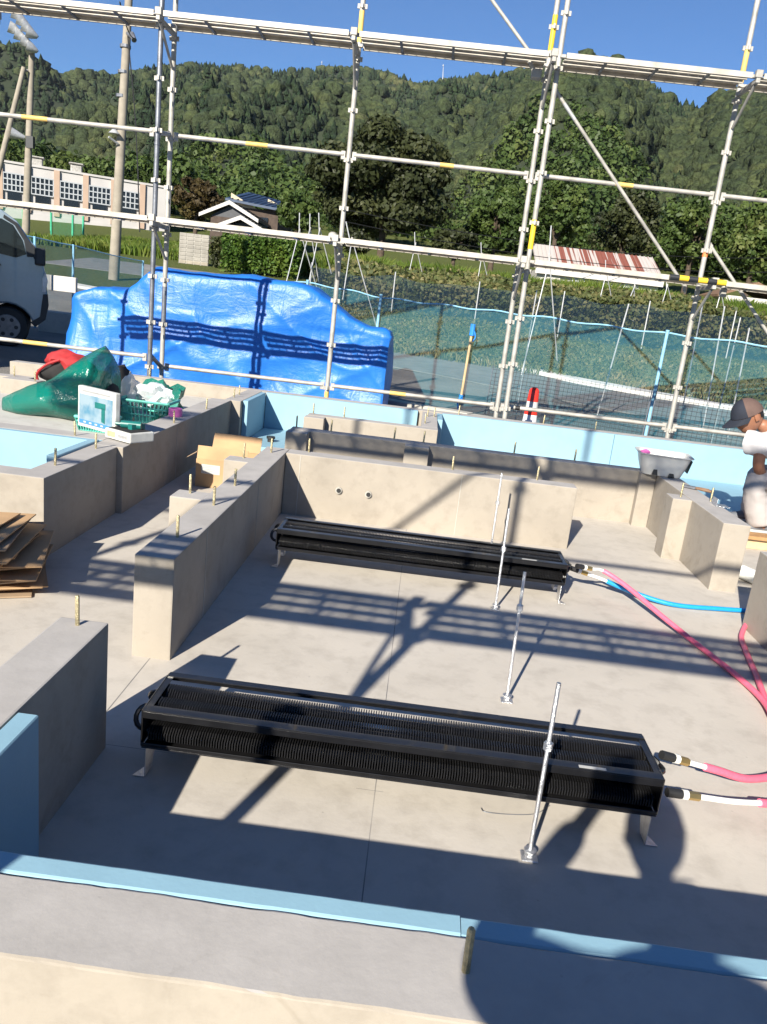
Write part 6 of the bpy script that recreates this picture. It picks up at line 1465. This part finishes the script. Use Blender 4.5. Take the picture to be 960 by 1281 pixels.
def brown_shed():
    y = 52.0; a, b = at(905, 368, y), at(985, 380, y); g = float(ground_z(20, y)); t = thing('shed', 'low shed with a dark brown roof behind the right end of the grass strip', 'shed', ((a[0]+b[0])/2, y, g))
    zr = at(945, 352, y)[2]
    obj('wall', MB().box(a[0]+0.3, b[0]-0.3, y+0.2, y+3.5, g, a[2]), 'plaster_white', t)
    obj('roof', MB().prism([(a[0]-0.3, 0, a[2]), ((a[0]+b[0])/2, 0, zr), (b[0]+0.3, 0, a[2]), (b[0]+0.3, 0, a[2]-0.15), ((a[0]+b[0])/2, 0, zr-0.15), (a[0]-0.3, 0, a[2]-0.15)], (0, y, 0), (0, 4, 0)), 'wood_dark', t)
brown_shed()
# concrete block wall
def block_wall():
    y = 40.0; a, b = at(225, 290, y), at(262, 294, y); zt = (a[2]+b[2])/2; g = float(ground_z(a[0], y)); t = thing('block_wall', 'short grey concrete block wall beside the hedge', 'wall', (a[0], y, g))
    n, rows = 4, 8; w = (b[0]-a[0])/n; h = (zt-g)/rows
    obj('mortar', MB().box(a[0], b[0], y+0.02, y+0.13, g, zt-0.02), 'old_concrete', t)
    for r in range(rows):
        for k in range(n):
            obj('block', MB().box(a[0]+k*w+0.012, a[0]+(k+1)*w-0.012, y-0.005, y+0.15, g+r*h+0.012, g+(r+1)*h-0.012), 'pole_concrete' if r < 1 else 'block_grey', t, bevel=0.01)
block_wall()
# poles
def pole_tapered(name, label, base, top, r0, r1, cat='pole'):
    t = thing(name, label, cat, tuple(base)); obj('shaft', MB().tube([base, top], 0.1, 14, rs=[r0, r1]), 'pole_concrete', t, smooth=True); return t
b0, t0 = at(143, 336, 30), at(160, 20, 30); g = float(ground_z(b0[0], 30)); b0 = b0+(t0-b0)*((g-b0[2])/(t0[2]-b0[2]))
t = pole_tapered('utility_pole', 'tall concrete utility pole with a small lamp behind the scaffold', b0, t0+(t0-b0)*0.1, 0.20, 0.13)
p = at(158, 40, 30); obj('insulator_arm', MB().tube([p, at(166, 47, 29.5)], 0.06, 8).tube([at(165, 42, 29.6), at(168, 50, 29.4)], 0.09, 8), 'galvanised_dark', t, smooth=True)
p = at(143, 167, 29.7); l = obj('lamp', MB().lathe([(0.05, 0.16), (0.16, 0.05), (0.20, 0.0)], tuple(p), 12), 'pale_metal', t, smooth=True)
obj('lamp_arm', MB().tube([at(148, 180, 29.8), at(136, 171, 29.5)], 0.04, 6), 'pale_metal', l)
for py in (58, 90, 120, 160): obj('band', MB().tube([at(157-(py-58)*0.08, py, 30)-np.array([0, 0, 0.05]), at(157-(py-58)*0.08, py, 30)+np.array([0, 0, 0.05])], 0.19, 12), 'galvanised_dark', t)
single('stay_wire', MB().tube(bez([at(160, 45, 29.8), at(168, 130, 29), at(172, 200, 28.5), at(175, 290, 28)], 8), 0.022, 5), 'cable', 'thin stay cable dropping from the utility pole', 'cable', tuple(at(175, 290, 28)))
b0, t0 = at(32, 300, 45), at(40, 62, 45); g = float(ground_z(b0[0], 45)); b0 = b0+(t0-b0)*((g-b0[2])/(t0[2]-b0[2]))
t = pole_tapered('floodlight_tower', 'tall concrete floodlight pole with clusters of lamps above the school', b0, t0, 0.22, 0.15, 'floodlight')
for k, (a, b) in enumerate((((23, 14), (47, 46)), ((25, 40), (47, 64)))):
    A_, B_ = at(*a, 44.7), at(*b, 44.7); bar = obj('lamp_bar', MB().tube([A_, B_], 0.07, 8), 'galvanised_dark', t, smooth=True)
    for i in range(5 if k == 0 else 4):
        c = A_+(B_-A_)*(i/(4 if k == 0 else 3)); d = unit(np.array([-0.75, -0.45, 0.25]))
        obj('flood_lamp', MB().tube([c, c+d*0.30, c+d*0.55], 0.2, 12, rs=[0.10, 0.26, 0.30]), 'pale_metal', bar, smooth=True)
p = at(31, 172, 44.6); obj('speaker_horn', MB().tube([p, p+np.array([-0.6, -0.3, 0.12])], 0.1, 12, rs=[0.10, 0.30]), 'pale_metal', t, smooth=True)
obj('service_box', MB().box(p[0]+0.1, p[0]+0.5, 44.5, 44.75, p[2]-0.5, p[2]+0.1), 'van_dark', t)
b0, t0 = at(-6, 230, 44), at(30, 84, 44.6); g = float(ground_z(b0[0], 44)); b0 = b0+(t0-b0)*((g-b0[2])/(t0[2]-b0[2]))
t = pole_tapered('strut_pole', 'leaning concrete strut pole propping the floodlight pole', b0, t0, 0.17, 0.12); obj('tie', MB().tube([t0-(t0-b0)*0.02, at(37, 88, 45)], 0.07, 8), 'galvanised', t)
# overhead lines
for k, (a, b, y0, y1, lab) in enumerate((((432, 262), (985, 322), 44, 62, 'upper thin power line sagging before the trees'), ((432, 277), (985, 340), 44, 62, 'lower thin power line sagging before the trees'), ((168, 48), (150, 2), 29.5, 24, 'line leading from the utility pole towards the site'))):
    A_, B_ = at(*a, y0), at(*b, y1); pts = [A_*(1-f)+B_*f-np.array([0, 0, (0.8 if k < 2 else 0.2)*4*f*(1-f)]) for f in np.linspace(0, 1, 24)]
    single('power_line', MB().tube(pts, 0.022 if k < 2 else 0.02, 4), 'cable', lab, 'cable', tuple(A_))
# green ball-court fence by the school
t = thing('court_fence', 'green framed mesh fence panel standing on the school meadow', 'fence', (at(80, 300, 50)[0], 50, 3))
xa, xb = at(64, 290, 50)[0], at(104, 298, 50)[0]; z0, z1 = float(ground_z(xa, 50)), at(85, 266, 50)[2]
for x in (xa, (xa+xb)/2+0.35, xb): obj('post', MB().tube([(x, 50, z0), (x, 50, z1)], 0.07, 8), 'post_green', t, smooth=True)
obj('top_rail', MB().tube([(xa, 50, z1), (xb, 50, z1)], 0.05, 8), 'post_green', t, smooth=True)
o = obj('mesh', MB().add([(xa, 50.05, z0), (xb, 50.05, z0), (xb, 50.05, z1), (xa, 50.05, z1)], [(0, 1, 2, 3)]), 'net_green', t)
t = thing('court_fence', 'single green fence post frame behind the van', 'fence', (at(30, 300, 48)[0], 48, 3))
x = at(29, 280, 48)[0]; z0 = float(ground_z(x, 48)); z1 = at(29, 258, 48)[2]; obj('post', MB().tube([(x, 48, z0), (x, 48, z1)], 0.07, 8), 'post_green', t, smooth=True)
obj('mesh', MB().add([(x-4, 48.05, z0), (x, 48.05, z0), (x, 48.05, z1), (x-4, 48.05, z1)], [(0, 1, 2, 3)]), 'net_green', t); obj('top_rail', MB().tube([(x-4, 48, z1), (x, 48, z1)], 0.05, 8), 'post_green', t, smooth=True)
# side net beyond the van
def side_net():
    P = [at(-20, 285, 15.5), at(45, 297, 16.5), at(75, 304, 17.2), at(93, 307, 17.6), at(140, 319, 19), at(180, 327, 20.5)]
    t = thing('net_fence', 'pale teal net fence beyond the van and tarp', 'fence', (P[3][0], P[3][1], 0)); n = 60
    u = np.linspace(0, len(P)-1, n); Q = np.array([P[min(int(a), len(P)-2)]*(1-(a-min(int(a), len(P)-2)))+P[min(int(a), len(P)-2)+1]*(a-min(int(a), len(P)-2)) for a in u])
    rows = 8; v = []
    for j in range(rows):
        f = j/(rows-1); R_ = Q.copy(); g = ground_z(Q[:, 0], Q[:, 1]); R_[:, 2] = (g+0.02)*(1-f)+Q[:, 2]*f; R_[:, 1] += 0.05*np.sin(u*3+j); v.append(R_)
    v = np.array(v).reshape(-1, 3)-root_loc(t); f = np.array([(j*n+i, j*n+i+1, (j+1)*n+i+1, (j+1)*n+i) for j in range(rows-1) for i in range(n-1)])
    o = bpy.data.objects.new('net_panel', np_mesh('net_panel', v, f, 'net_side')); C.objects.link(o); o.parent = t
    obj('top_rope', MB().tube(Q, 0.014, 6), 'post_blue', t, smooth=True)
    for p in (P[1], P[3], P[5]): obj('post', MB().tube([(p[0], p[1]-0.05, float(ground_z(p[0], p[1]))), (p[0], p[1]-0.05, p[2]+0.02)], 0.026, 8), 'post_blue', t, smooth=True)
side_net()
a = at(62, 392, 16); single('retaining_block', MB().box(a[0]-0.2, a[0]+1.0, 15.9, 16.3, float(ground_z(a[0], 16))-0.1, float(ground_z(a[0], 16))+0.42), 'old_concrete', 'low concrete block on the ground between van and tarp', 'block', (a[0], 16, 0), bevel=0.02)
a = at(66, 350, 17.0); single('white_board', MB().box(a[0]-0.15, a[0]+0.55, 16.9, 17.0, a[2]-0.22, a[2]+0.10), 'plaster_white', 'white board leaning at the net beside the van', 'board', (a[0], 17, 0), bevel=0.01)
# masts on the ridge
for px, pb, ptp, lab in ((402, 88, 76, 'thin white mast on the ridge above the scaffold pole'), (554, 97, 80, 'white lattice mast on the ridge by the saddle')):
    d = ray(px, pb); az = math.atan2(d[0], d[1]); e, D = ridge_at(az); y = D*math.cos(az); a = at(px, pb+6, y); b = at(px+1, ptp, y)
    t = thing('radio_mast', lab, 'mast', tuple(a)); obj('mast', MB().tube([a, b], 0.5, 6, rs=[0.9, 0.35]), 'pale_metal', t); obj('antenna', MB().tube([b-np.array([0, 0, 2.5]), b-np.array([0, 0, 1.2])], 1.1, 8), 'pale_metal', t)

# ------------------------------------------------------------------ air
hz = bpy.data.materials.new('air'); hz.use_nodes = True; t_ = hz.node_tree; t_.nodes.remove(t_.nodes['Principled BSDF'])
pv = t_.nodes.new('ShaderNodeVolumePrincipled'); pv.inputs['Color'].default_value = (0.80, 0.88, 1.0, 1); pv.inputs['Density'].default_value = 0.00003; pv.inputs['Anisotropy'].default_value = 0.0
t_.links.new(pv.outputs[0], t_.nodes['Material Output'].inputs['Volume']); MATS['air'] = hz
tag(obj('haze', MB().box(-2300, 2300, -420, 2300, -3.0, 700), 'air'), 'thin bluish air over the whole valley', 'haze', kind='stuff')
